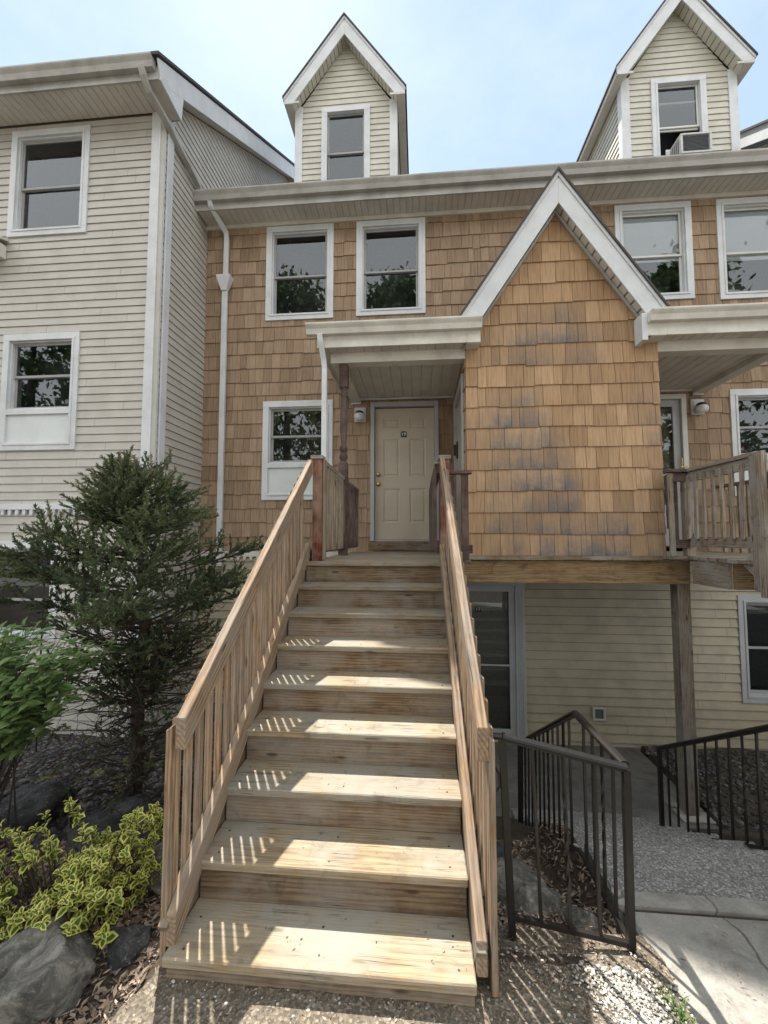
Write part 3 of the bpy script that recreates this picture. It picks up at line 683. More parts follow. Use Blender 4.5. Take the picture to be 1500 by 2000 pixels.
m.build('rake_trim', M['gutter'], bay)
# beam, posts and deck edge below the bay
bb = board('bay_beam', (.30, YB - .0, 1.262), (2.93, YB - .0, 1.262), .25, .045, M['beam'], house)
board('bay_ledger', (.52, YB - .012, 1.417), (2.95, YB - .012, 1.417), .045, .09, M['riser'], house)
board('support_post', (2.89, YB + .10, -1.36), (2.89, YB + .10, 1.137), .135, .135, M['old'], house, up=(0, 1, 0))
# ---- porch roofs left and right of the bay
def porch(cxa, cxb, side, tag_):
    """side -1: left porch (outer end at cxa)"""
    zc, zb = 3.81, 3.745; yb0, yb1 = 4.85, 5.0; yf = 4.66
    xo = cxa if side < 0 else cxb; xi = cxb if side < 0 else cxa
    a, b = min(cxa, cxb), max(cxa, cxb)
    # overhang beyond beam end
    oa, ob = (a - .13, b) if side < 0 else (a, b + .13)
    m = MB(); m.box(oa, ob, yf - .0, yf + .022, 3.85, 4.02); m.box(*((oa, oa + .022) if side < 0 else (ob - .022, ob)), yf + .022, YF - .03, 3.853, 4.02)
    pr = m.build('porch_roof', M['gutterw'], house, bevel=.002)
    m = MB(); gutter(m, oa - (.11 if side < 0 else 0), ob + (.11 if side > 0 else 0), yf - .002, 4.10, .115, .115); m.build('gutter', M['gutterw'], pr)
    m = MB(); m.box(a - .005, b, yb0, yb1, zb, 3.895) ; m.box(*((a, a + .15) if side < 0 else (b - .15, b)), yb1, YF - .03, zb + .003, 3.885); m.build('porch_beam', M['cream_trim'], pr, bevel=.002)
    m = MB(); grooved(m, oa + .02, ob - .02, yf + .02, yb0, 3.865, .105)
    grooved(m, *((oa + .02, a) if side < 0 else (b, ob - .02)), yb0, YF - .03, 3.865, .105); m.build('eave_soffit', M['soffit'], pr)
    m = MB(); ca, cb = (a + .15, b) if side < 0 else (a, b - .15)
    grooved(m, ca, cb, yb1, YF - .03, zc, .135, .009, .011); m.build('porch_ceiling', M['soffit'], pr)
    m = MB(); m.box(ca, cb, YF - .05, YF - .028, zc - .022, zc + .004); m.box(a if side < 0 else b - .15, a + .15 if side < 0 else b, YF - .052, YF - .028, zb - .02, zb + .002); m.build('ceiling_trim', M['white'], pr)
    m = MB(); m.prism([(yf - .03, 4.065), (YF, 4.78), (YF, 4.74), (yf - .03, 4.03)], oa - .03, ob + .03, 'X'); m.build('porch_roofing', M['shingle_roof'], pr)
    for y_ in (oa, ob): pass
    return pr
pr1 = porch(-1.05, .549, -1, 'l')
pr2 = porch(2.70, 4.15, 1, 'r')
# short eave returns in front of the bay face
m = MB(); m.box(.551, .70, 4.66, 4.677, 3.85, 4.02); m.prism([(4.677, 3.865), (4.848, 3.865), (4.848, 3.845), (4.677, 3.845)], .551, .70, 'X'); gutter(m, .551, .71, 4.658, 4.10, .115, .115); m.build('eave_return', M['gutterw'], pr1)
m = MB(); m.box(2.50, 2.698, 4.66, 4.677, 3.85, 4.02); m.prism([(4.677, 3.865), (4.848, 3.865), (4.848, 3.845), (4.677, 3.845)], 2.54, 2.698, 'X'); gutter(m, 2.50, 2.698, 4.658, 4.10, .115, .115); m.build('eave_return', M['gutterw'], pr2)
m = MB(); m.box(2.44, 2.498, 4.655, 4.825, 3.80, 4.10); m.build('eave_return', M['white'], pr2)
# downspout of the left porch
spout([(-1.135, 4.60, 3.99), (-1.125, 4.62, 3.90), (-1.105, 4.70, 3.72), (-1.10, 4.72, 3.62), (-1.095, 4.72, 1.50)], .060, .045, 'downspout', M['white'], pr1)
# turned porch post
def turned(cx, cy, z0, z1, w):
    m = MB(); h = w / 2; zb0 = z0 + 1.10; zt0 = z1 - .28
    m.box(cx - h, cx + h, cy - h, cy + h, z0, zb0); m.box(cx - h, cx + h, cy - h, cy + h, zt0, z1)
    pf = [(h, zb0), (h * .8, zb0 + .012), (h * .55, zb0 + .03), (h * .98, zb0 + .06), (h * 1.0, zb0 + .085), (h * .7, zb0 + .115), (h * .55, zb0 + .125), (h * .95, zb0 + .16), (h * .95, zb0 + .19), (h * .55, zb0 + .22), (h * .62, zb0 + .25), (h * .92, zb0 + .42), (h * .88, zb0 + .60),
          (h * .68, zt0 - .16), (h * .60, zt0 - .12), (h * .95, zt0 - .085), (h * .95, zt0 - .065), (h * .6, zt0 - .04), (h * .85, zt0 - .012), (h, zt0)]
    m.lathe(pf, cx, cy, 20); return m
m = turned(-.905, 4.925, 1.44, 3.745, .10); o = m.build('porch_post', M['plum'], house)
for p in o.data.polygons:
    if len(p.vertices) == 4 and abs(p.normal.z) < .9 and 2.55 < p.center.z < 3.46: p.use_smooth = True

# ---- dormers
def dormer(cx, label, ac=False):
    yw, yr = 7.40, 7.19; hw = .95
    FD = fr_front(yw); wx0, wx1, wz0, wz1 = cx - .465, cx + .465, 7.886, 9.831
    hl = [hole(wx0, wx1, wz0, wz1)]
    kk = (11.131 - 9.757) / hw; pls = [(kk, -1, 11.131 - kk * cx), (-kk, -1, 11.131 + kk * cx)]
    m = MB(); siding(m, FD, cx - hw, cx + hw, 7.50, 11.131, .1143, hl, pls, t=.014, slot=.003)
    siding(m, fr_left(cx - hw), yw, 10.4, 7.5, 9.84, .1143, t=.016); siding(m, fr_right(cx + hw), yw, 10.4, 7.5, 9.84, .1143, t=.016)
    backing(m, FD, cx - hw, cx + hw, 7.5, 11.131, hl, pls); backing(m, fr_left(cx - hw), yw, 10.4, 7.5, 9.84); backing(m, fr_right(cx + hw), yw, 10.4, 7.5, 9.84)
    d = m.build('dormer', M['vinyl_cream'], house)
    if label: d['label'] = label
    for sg in (-1, 1):
        m = MB(); x0_, x1_ = sorted((cx + sg * (hw + .03), cx + sg * (hw - .115))); m.box(x0_, x1_, yw - .035, yw - .012, 7.5, 9.894)
        x0_, x1_ = sorted((cx + sg * (hw + .0305), cx + sg * (hw + .012))); m.box(x0_, x1_, yw - .012, yw + .11, 7.5, 9.84)
        m.build('corner_board', M['white'], d, bevel=.003)
    gable(d, cx, yr, 10.6, 11.406, 1.131, 9.884, .35, 'white', 'vinyl_cream', 'shingle_roof', yw=yw - .02)
    for sg in (-1, 1):       # boxed eaves along the sides
        m = MB(); x0_, x1_ = sorted((cx + sg * (hw + .034), cx + sg * 1.131)); m.box(x0_, x1_, yr + .001, 10.4, 9.762, 9.782)
        x2, x3 = sorted((cx + sg * 1.131, cx + sg * 1.11)); m.box(x2, x3, yr + .002, 10.4, 9.782, 9.90)
        lo = sorted((cx + sg * (hw - .10), cx + sg * 1.131)); m.box(lo[0], lo[1], yr - .0215, yr - .001, 9.759, 9.798)
        m.build('eave_box', M['soffit'], d)
    # window as sub-parts of the dormer
    m = MB(); frame4(m, FD, wx0, wx1, wz0, wz1, .105, -.02, .04); frame4(m, FD, wx0 + .075, wx1 - .075, wz0 + .075, wz1 - .075, .035, -.02, .05); m.build('window_casing', M['white'], d, bevel=.003)
    gx0, gx1, gz0, gz1 = wx0 + .11, wx1 - .11, wz0 + .11, wz1 - .11; mid = (gz0 + gz1) / 2 + .08
    for a, b, n in ((mid - .016, gz1, -.02), (gz0, mid + .016, -.045)):
        if ac and n < -.03: a, b = mid - .05, mid + .05 + .45; n = -.045
        sm = MB(); frame4(sm, FD, gx0, gx1, a, b, .034, n - .022, n); sm.build('sash', M['sashw' if ac else 'sash'], d, bevel=.002)
        g = MB(); g.poly([FD(gx0 + .03, n - .012, a + .03), FD(gx1 - .03, n - .012, a + .03), FD(gx1 - .03, n - .012, b - .03), FD(gx0 + .03, n - .012, b - .03)]); g.build('pane', M['glass'], d)
    r = MB(); r.box(gx0 - .03, gx1 + .03, yw + .08, yw + .7, gz0 - .03, gz1 + .03); del r.f[2], r.c[2]; r.build('room_interior', M['dark'], d)
    return d
dm1 = dormer(-1.353, None)
dm2 = dormer(4.63, None, ac=True)
# ============================================================ AIR CONDITIONER
ac = thing('air_conditioner', 'white box air conditioner hanging out of the right dormer window', 'air conditioner', loc=(4.70, 7.24, 8.13))
def rel(o, par):
    o.parent = par; o.matrix_parent_inverse = Matrix.Identity(4); return o
m = MB(); frame4(m, lambda s_, n, z: (s_, n, z), -.25, .25, 0, .36, .035, -.16, .20); m.box(-.215, .215, -.12, .20, .035, .325)
o = m.build('housing', M['ac'], ac, bevel=.004)
m = MB(); m.box(-.212, .212, -.125, -.1205, .038, .322)
for k in range(12): m.box(-.205, .205, -.135, -.126, .045 + k * .0225, .052 + k * .0225)
m.build('grille', M['acg'], ac)
m = MB()
for k in range(5): m.box(-.2515, -.2505, -.10 + k * .05, -.07 + k * .05, .05, .31)
m.build('side_louvre', M['acg'], ac)
m = MB(); m.box(-.33, -.252, .12, .135, .02, .34).box(.252, .33, .12, .135, .02, .34); m.build('side_curtain', M['sashw'], ac)

# ============================================================ LEFT HOUSE (light grey siding)
lh = thing('grey_townhouse', 'light grey vinyl sided townhouse with a long sloped side gable at the left', 'house')
YL = 5.22; LX = -3.50
FLh = fr_front(YL)
w1 = (-5.80, -4.605, 5.885, 7.465); w2 = (-5.755, -4.625, 2.83, 4.465); w3 = (-6.0, -4.78, .28, 1.60)
m = MB(); hl = [hole(*w1), hole(*w2), hole(*w3)]
siding(m, FLh, -9.0, LX - .02, -1.05, 7.55, .1105, hl, (), t=.014, slot=.003)
sr = .675; zr0 = 7.79; yr0 = 4.75; yrd = 10.45
pl_s = [(sr, -1, (zr0 - .32) - sr * yr0), (-1.6, -1, (zr0 - .32 + sr * (yrd - yr0)) + 1.6 * yrd)]
siding(m, fr_right(LX), YL + .0, 12.5, -1.05, 11.6, .1105, (), pl_s, t=.014, slot=.003)
lw = m.build('siding_wall', M['vinyl_grey'], lh)
m = MB(); backing(m, FLh, -9, LX, -1.2, 7.6, hl); backing(m, fr_right(LX), YL, 12.5, -1.2, 11.6, (), pl_s); m.build('wall_sheathing', M['backing'], lh)
window(FLh, *w1, lh, cut=.47); window(FLh, *w2, lh, panel=.57, cut=.49); window(FLh, *w3, lh, cut=.38)
m = MB()   # corner boards
m.box(LX - .175, LX - .045, YL - .045, YL - .02, -1.1, 7.56); m.box(LX - .045, LX + .018, YL - .018, YL + .001, -1.1, 7.56)
m.box(LX + .018, LX + .040, YL + .02, YL + .15, -1.1, 8.0)
m.build('corner_board', M['white'], lh, bevel=.003)
MB().box(LX - .044, LX + .017, YL - .030, YL - .019, -1.1, 7.56).build('corner_channel', M['vinyl_grey'], lh)
m = MB(); m.box(-9, LX - .18, YL - .06, YL - .02, 2.02, 2.10)
x = -9
while x < LX - .2: m.prism([(x, 2.02), (x + .055, 2.02), (x + .045, 1.95), (x + .01, 1.95)], YL - .05, YL - .02, 'Y'); x += .105
m.box(LX + .02, LX + .06, YL + .15, YF - .1, 2.02, 2.10)
y = YL + .15
while y < YF - .12: m.prism([(y, 2.02), (y + .055, 2.02), (y + .045, 1.95), (y + .01, 1.95)], LX + .02, LX + .05, 'X'); y += .105
m.build('dentil_trim', M['white'], lh)
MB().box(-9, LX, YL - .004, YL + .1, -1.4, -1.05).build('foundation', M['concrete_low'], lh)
m = MB(); grooved(m, -9, LX + .16, 4.81, YL - .02, 7.575, .105); m.build('soffit', M['soffit'], lh)
m = MB(); m.box(-9, LX + .17, 4.785, 4.81, 7.565, 7.74); m.build('fascia', M['gutter'], lh)
m = MB(); gutter(m, -9, LX + .13, 4.783, 7.80, .135, .12); m.build('gutter', M['gutter'], lh)
# rake board and bird box on the gable side
XRk = LX + .17
m = MB(); bw = .30
m.prism([(yr0 - .02, zr0), (yrd, zr0 + sr * (yrd - yr0)), (yrd, zr0 + sr * (yrd - yr0) - bw - .06), (yr0 + .28, zr0 + sr * .30 - bw - .02), (yr0 + .06, zr0 - .2)], XRk, XRk + .024, 'X')
zt = zr0 + sr * (yrd - yr0)
m.prism([(yrd, zt), (yrd + 1.6, zt - 1.6 * 1.6), (yrd + 1.6, zt - 2.9), (yrd, zt - bw - .06)], XRk, XRk + .024, 'X')
m.build('rake_board', M['white'], lh, bevel=.003)
m = MB(); m.prism([(4.80, 7.565), (5.28, 7.50), (5.31, 7.86), (5.05, 7.76), (4.80, 7.62)], XRk + .001, XRk + .022, 'X'); m.build('eave_return', M['white'], lh)
m = MB(); m.poly([(LX + .002, 4.81, 7.58), (XRk, 4.81, 7.58), (XRk, 5.28, 7.52), (LX + .002, 5.28, 7.52)]); m.poly([(LX, 5.29, 7.51), (XRk, 5.29, 7.51), (XRk, 5.29, 7.87), (LX, 5.29, 7.87)])
m.poly([(LX + .01, 5.1, zr0 - bw + sr * .35), (XRk, 5.1, zr0 - bw + sr * .35), (XRk, yrd, zt - bw), (LX + .01, yrd, zt - bw)])
m.poly([(LX + .01, yrd, zt - bw), (XRk, yrd, zt - bw), (XRk, yrd + 1.6, zt - 2.8), (LX + .01, yrd + 1.6, zt - 2.8)])
m.build('rake_soffit', M['soffit'], lh)
m = MB(); m.prism([(yr0 - .06, zr0 + .003), (yrd, zt + .012), (yrd + 4, zt - 6.4), (yrd + 4, zt - 6.35), (yrd, zt + .06), (yr0 - .06, zr0 + .045)], -9, XRk + .05, 'X'); m.build('roof', M['shingle_roof'], lh)
# roof-to-gutter downspout (slanting leader)
spout([(-3.52, 4.72, 7.70), (-3.515, 4.76, 7.60), (-3.50, 4.86, 7.48), (-3.44, 5.1, 7.36), (-3.42, 5.95, 7.14), (-3.42, 6.02, 7.06)], .085, .06, 'downspout', M['gutter'], lh)
# small porch eave at the left picture edge
m = MB(); m.box(-7.5, -5.80, 4.9, YL - .02, 5.56, 5.75); m.prism([(4.86, 5.75), (YL - .02, 5.86), (YL - .02, 5.83), (4.86, 5.72)], -7.5, -5.78, 'X'); m.build('porch_eave', M['cream_trim'], lh)
MB().box(-7.4, -5.86, 4.95, YL - .02, 5.50, 5.559).build('porch_beam', M['shingle_bay'], lh) if False else None

# ============================================================ RIGHT HOUSE, only its roof edge shows past the dormer
rh = thing('neighbour_townhouse', 'pale sided house whose roof edge shows behind the right dormer', 'house')
XH = 6.64; z0h = 9.27; kh = .66
m = MB(); siding(m, fr_left(XH), 5.4, 10.4, -1.3, 12, .1105, (), [(kh, -1, (z0h - .35) - kh * 7.8)], t=.018); m.build('siding_wall', M['vinyl_grey'], rh)
m = MB(); m.box(XH + .0, 14, 5.4, 5.5, -1.3, 7.3); m.build('front_wall', M['vinyl_grey'], rh)
m = MB(); f_ = lambda y: z0h + kh * (y - 7.8)
m.prism([(5.0, f_(5.0)), (10.4, f_(10.4)), (10.4, f_(10.4) - .3), (5.0, f_(5.0) - .3)], XH - .20, XH - .17, 'X'); m.build('rake_board', M['white'], rh)
m = MB(); m.prism([(4.95, f_(4.95) + .003), (10.4, f_(10.4) + .003), (10.4, f_(10.4) + .05), (4.95, f_(4.95) + .05)], XH - .24, 14, 'X'); m.build('roof', M['shingle_roof'], rh)

# ============================================================ WALL LAMPS
def lamp(x, z, label):
    t = thing('wall_lamp', label, 'lamp', 'porch wall lamps', loc=(x, YF - .02, z))
    m = MB(); m.box(-.09, .09, -.03, .0, -.115, .115); m.box(-.07, .07, -.042, -.0305, -.09, .09); m.build('back_plate', M['white'], t, bevel=.006)
    m = MB(); m.lathe([(0, .035), (.045, .032), (.062, .015), (.066, -.005), (.05, -.018), (0, -.02)], 0, -.11, 18); m.build('lamp_cap', M['black'], t, smooth=True)
    m = MB(); m.lathe([(.060, -.006), (.078, -.03), (.084, -.06), (.07, -.095), (.04, -.115), (0, -.12)], 0, -.112, 18); m.build('lamp_shade', M['lampglass'], t, smooth=True)
    return t
lamp(-.91, 3.555, 'round glass wall lamp on the shingles left of the beige entry door')
lamp(4.06, 3.55, 'round glass wall lamp beside the right storm door')

# ============================================================ STAIRCASE
st_ = thing('wooden_staircase', 'long straight wooden staircase with slatted railings leading up to the beige door', 'staircase')
Y8, Z8, Y0, Z0 = 1.63, .03, 3.60, 1.435
rn = random.Random(5)
for k in range(9):
    y = Y0 - (Y0 - Y8) / 8 * k; z = Z0 - (Z0 - Z8) / 8 * k
    if k == 0: continue
    o = board('tread', (-1.0, y + .138, z - .019), (.2, y + .138, z - .019), .038, .276, M['tread'], st_, bev=.005)
    o.rotation_euler.rotate_axis('X', rn.uniform(-.006, .006))
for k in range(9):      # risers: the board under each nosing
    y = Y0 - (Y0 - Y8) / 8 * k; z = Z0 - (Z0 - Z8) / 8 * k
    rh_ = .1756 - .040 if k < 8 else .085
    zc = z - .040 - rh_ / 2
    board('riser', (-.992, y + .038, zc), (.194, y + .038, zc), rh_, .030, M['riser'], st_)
sc_me = None
for k in range(1, 9):
    y = Y0 - (Y0 - Y8) / 8 * k; z = Z0 - (Z0 - Z8) / 8 * k; td = [o for o in st_.children if o.name.startswith('tread')][k - 1]
    for X_ in (-.93, -.40, .13):
        for dy in (.05, .19):
            if sc_me is None:
                q_ = MB(); q_.lathe([(0, .0012), (.0045, .001), (.0052, -.001)], 0, 0, 10); o = q_.build('screw_head', M['plaque'], None); sc_me = o.data
            else: o = bpy.data.objects.new('screw_head', sc_me); link(o)
            bpy.context.view_layer.update(); o.parent = td; o.matrix_parent_inverse = td.matrix_world.inverted(); o.location = (X_ + rn.uniform(-.01, .01), y + dy + rn.uniform(-.012, .012), z + .0006)
# stringers
for X_ in (-1.022, .222):
    board('stringer', (X_, Y8 + .10, Z8 - .02), (X_, Y0 + .30, Z0 + .02), .24, .038, M['riser'], st_)
def P3(a, b, t): return tuple(a[i] + (b[i] - a[i]) * t for i in range(3))
lh_lo, lh_hi = (-.978, 1.68, .838), (-.990, 3.72, 2.292)
rh_lo, rh_hi = (.240, 1.68, .845), (.205, 3.72, 2.298)
def rail2x6(lo, hi, name):
    # plumb-cut lower end: build as prism in a local frame along the slope
    d = Vector(hi) - Vector(lo); L_ = math.hypot(d.y, d.z); ang = math.atan2(d.z, d.y)
    return board(name, lo, hi, .125, .040, M['wood'], st_)
def plumb_rail(lo, hi, H, T, name, mat, parent, toe=.05):
    """2x6 on edge with plumb (vertical) end cuts. lo/hi are centre points, H vertical height"""
    p0, p1 = Vector(lo), Vector(hi); d = p1 - p0; yaw = math.atan2(-d.x, d.y); Lh = math.hypot(d.x, d.y); ang = math.atan2(d.z, Lh)
    ca, sa = math.cos(ang), math.sin(ang)
    def loc_(u, v): # u horizontal, v vertical -> local (x along slope, z perp)
        return (u * ca + v * sa, -u * sa + v * ca)
    k = math.tan(ang)
    prof = [(0, H / 2), (0, -H / 2), (toe, -H / 2 + toe * k - .0), (Lh, Lh * k - H / 2), (Lh, Lh * k + H / 2)]
    prof = [(0, H / 2), (0, -H / 2 + .015), (.02, -H / 2 + .01 + .02 * k * .3), (toe * 1.4, -H / 2 + toe * 1.4 * k), (Lh, Lh * k - H / 2), (Lh, Lh * k + H / 2)]
    pts = [loc_(*q) for q in prof]
    m = MB(); m.prism(pts, -T / 2, T / 2, 'Y')
    o = m.build(name, mat, parent, bevel=.003)
    x = Vector((math.sin(-yaw) * ca, math.cos(yaw) * ca, sa)); up = Vector((0, 0, 1)); y = up.cross(x).normalized(); z = x.cross(y)
    mt = Matrix(((x.x, y.x, z.x, 0), (x.y, y.y, z.y, 0), (x.z, y.z, z.z, 0), (0, 0, 0, 1))); mt.translation = p0; o.matrix_world = mt
    return o
plumb_rail(lh_lo, lh_hi, .140, .042, 'handrail', M['wood'], st_)
plumb_rail(rh_lo, rh_hi, .140, .042, 'handrail', M['wood'], st_)
lb_lo, lb_hi = (-.996, 1.68, .077), (-1.008, 3.72, 1.530)
rb_lo, rb_hi = (.226, 1.68, .066), (.196, 3.72, 1.520)
plumb_rail(lb_lo, lb_hi, .140, .040, 'bottom_rail', M['wood'], st_, .06)
plumb_rail(rb_lo, rb_hi, .140, .040, 'bottom_rail', M['wood'], st_, .06)
def baluster(x, y, zb, zt, w, sg, mat=None, parent=None, tx=None):
    """upright slat; local X runs up the grain, local Z is world -X; top bevelled towards the outside"""
    tx = tx or w; m = MB(); h = zt - zb; c = .018; t2 = tx / 2; w2 = w / 2
    hi_, lo_ = (h / 2, h / 2 - c) if sg > 0 else (h / 2 - c, h / 2)      # height at -Z side / +Z side
    m.v += [(-h / 2, -w2, -t2), (hi_, -w2, -t2), (hi_, w2, -t2), (-h / 2, w2, -t2), (-h / 2, -w2, t2), (lo_, -w2, t2), (lo_, w2, t2), (-h / 2, w2, t2)]
    for f in ((0, 1, 2, 3), (7, 6, 5, 4), (0, 4, 5, 1), (1, 5, 6, 2), (2, 6, 7, 3), (3, 7, 4, 0)): m.f.append(f); m.c.append(None)
    o = m.build('baluster', mat or M['wood'], parent or st_, bevel=.002)
    o.rotation_euler = (0, R(-90), 0); o.location = (x, y, (zb + zt) / 2)
    return o
n = 21; sp = .094
for (lo, hi, blo, bhi, sg) in ((lh_lo, lh_hi, lb_lo, lb_hi, -1), (rh_lo, rh_hi, rb_lo, rb_hi, 1)):
    for k in range(-1, n):
        y = 1.745 + sp * k + (.052 if k < 0 else 0); w = .034; tx = .025; t = (y - lo[1]) / (hi[1] - lo[1]); p = P3(lo, hi, t); tb = (y - blo[1]) / (bhi[1] - blo[1]); q = P3(blo, bhi, tb)
        x = (min if sg < 0 else max)(p[0], q[0]) + sg * (.021 + tx / 2 + .001)
        zt_ = p[2] + .018 + rn.uniform(-.006, .004); zb_ = q[2] - .13 + rn.uniform(-.01, .01)
        if k <= 0: zb_ = -.06
        baluster(x + rn.uniform(-.001, .001), y, zb_, zt_, w, -sg, tx=tx)
# ============================================================ LANDING
ld = thing('wooden_landing', 'weathered wooden landing deck in front of the beige entry door', 'deck')
y = Y0
k = 0
while y < YF - .08:
    w = .138; ye = min(y + w, YF - .05)
    board('deck_board', (-1.0, (y + ye) / 2, 1.416), (.52 if y > 4.2 else .2, (y + ye) / 2, 1.416), .036, ye - y - .005, M['tread'], ld, bev=.004); y += w; k += 1
board('rim_joist', (-.985, 3.65, 1.27), (-.985, YF - .05, 1.27), .24, .038, M['old'], ld)
board('rim_joist', (.21, 3.70, 1.27), (.21, YF - .05, 1.27), .24, .038, M['old'], ld)
board('landing_post', (-1.09, 4.25, -1.3), (-1.09, 4.25, 1.15), .09, .09, M['old'], ld, up=(0, 1, 0))
board('newel_post', (-.928, 3.768, 1.435), (-.928, 3.768, 2.365), .084, .084, M['red'], ld, up=(0, 1, 0))
board('newel_post', (.228, 3.768, 1.435), (.228, 3.768, 2.345), .084, .084, M['red'], ld, up=(0, 1, 0))
board('post_cap', (-.99, 3.775, 2.383), (-.875, 3.775, 2.383), .034, .12, M['old'], ld)
board('post_cap', (.175, 3.775, 2.363), (.285, 3.775, 2.363), .034, .12, M['old'], ld)
board('side_stile', (-.868, 3.775, 1.44), (-.868, 3.775, 2.36), .034, .03, M['pale'], ld, up=(0, 1, 0))
# side railings of the landing
for X_, zt_, inner, y1 in ((-.92, 2.375, 1, 6.05), (.185, 2.36, -1, 5.9)):
    board('landing_rail', (X_, 3.815, zt_ - .02), (X_, y1, zt_ - .045), .038, .085, M['old'], ld, up=(0, 0, 1))
    board('landing_rail', (X_, 3.815, zt_ - .08), (X_, y1, zt_ - .10), .09, .038, M['plum'], ld)
    board('landing_rail', (X_, 3.815, 1.55), (X_, y1, 1.55), .09, .038, M['plum'], ld)
    yy = 3.87; q = 0
    while yy < y1 - .03:
        if not (inner == 1 and abs(yy - 4.925) < .07):
            b = baluster(X_ + inner * .037, yy, 1.52, zt_ - .045, .027, 1, M['pale'] if (yy < 4.8 and inner > 0) else M['plum'], ld)
        yy += .108; q += 1
board('landing_rail', (.30, 4.25, 2.305), (.53, 4.25, 2.305), .036, .085, M['plum'], ld)
board('landing_rail', (.30, 4.25, 1.53), (.53, 4.25, 1.53), .085, .036, M['plum'], ld)
for xx in (.36, .46): board('baluster', (xx, 4.25, 1.42), (xx, 4.25, 2.285), .07 if xx > .4 else .035, .034, M['plum'], ld, up=(1, 0, 0))

# ============================================================ NEIGHBOUR LANDING AND STAIR (right)
nd_ = thing('wooden_landing', 'grey weathered wooden landing with gappy slats to the right of the shingled bay', 'deck')
XN = 2.86; YNB = 4.69
y = 3.72; k = 0
while y < YF - .08:
    ye = min(y + .138, YF - .05); board('deck_board', (2.64 if y > 4.6 else XN - .03 + rn.uniform(-.008, .008), (y + ye) / 2, 1.43), (4.2, (y + ye) / 2, 1.43), .036, ye - y - .005, M['old'], nd_, bev=.004); y += .138
board('rim_joist', (XN + .01, 4.15, 1.285), (XN + .01, YNB - .03, 1.285), .24, .040, M['old'], nd_)
board('rim_joist', (XN + .03, 4.13, 1.285), (4.2, 4.13, 1.285), .235, .040, M['beam'], nd_)
board('landing_rail', (XN, 3.74, 2.355), (XN, 4.74, 2.355), .036, .09, M['old'], nd_)
board('landing_rail', (XN, 3.80, 2.285), (XN, 4.66, 2.285), .10, .038, M['old'], nd_)
board('landing_rail', (XN, 3.80, 1.60), (XN, 4.66, 1.60), .10, .038, M['old'], nd_)
for k in range(7):
    yy = 3.90 + k * .122; tw = .036 + rn.uniform(-.004, .008)
    o = board('baluster', (XN - .036, yy + rn.uniform(-.012, .012), 1.63), (XN - .031, yy + rn.uniform(-.008, .008), 2.30), tw, .022, M['old'], nd_, up=(0, 1, 0))
board('landing_rail', (2.62, YNB - .02, 2.355), (XN, YNB - .02, 2.355), .036, .085, M['plum'], nd_)
board('landing_rail', (2.66, YNB - .01, 2.285), (XN - .02, YNB - .01, 2.285), .09, .036, M['plum'], nd_)
board('landing_rail', (2.66, YNB - .01, 1.58), (XN - .02, YNB - .01, 1.58), .09, .036, M['plum'], nd_)
board('newel_post', (XN - .0, YNB + .02, 1.45), (XN - .0, YNB + .02, 2.33), .085, .085, M['old'], nd_, up=(0, 1, 0))
board('baluster', (2.665, YNB - .03, 1.45), (2.665, YNB - .03, 2.33), .05, .034, M['old'], nd_, up=(1, 0, 0))
board('baluster', (2.745, YNB + .03, 1.60), (2.745, YNB + .03, 2.28), .035, .034, M['plum'], nd_, up=(1, 0, 0))
board('landing_rail', (4.2, 3.8, 2.355), (4.2, YF - .1, 2.355), .036, .09, M['old'], nd_)
for k in range(16): board('baluster', (4.2, 3.9 + k * .15, 1.45), (4.2, 3.9 + k * .15, 2.34), .035, .034, M['old'], nd_, up=(0, 1, 0))
board('newel_post', (XN, 3.76, 1.2), (XN, 3.76, 2.345), .09, .09, M['old'], nd_, up=(0, 1, 0))
ns = thing('wooden_staircase', 'grey weathered wooden staircase going down at the right edge of the picture', 'staircase')
for k in range(1, 9):
    y = 3.62 - .246 * k; z = 1.435 - .1756 * k
    board('tread', (XN + .06, y + .138, z - .019), (XN + 1.26, y + .138, z - .019), .038, .276, M['old'], ns)
    board('riser', (XN + .07, y + .038, z - .11), (XN + 1.25, y + .038, z - .11), .135, .03, M['old'], ns)
for X_ in (XN + .02, XN + 1.28):
    board('stringer', (X_, 1.75, .0), (X_, 3.90, 1.50), .26, .040, M['old'], ns)
plumb_rail((XN - .015, 1.87, .765), (XN, 3.75, 2.20), .150, .042, 'handrail', M['old'], ns)
plumb_rail((XN + 1.29, 1.87, .765), (XN + 1.29, 3.75, 2.20), .150, .042, 'handrail', M['old'], ns)
for k in range(15):
    y = 3.66 - .125 * k; z = 1.435 - (3.6 - y) * .714
    board('baluster', (XN - .058, y, z - .32), (XN - .058, y, z + .88), .082 if k < 1 else .036, .034, M['old'], ns, up=(0, 1, 0))

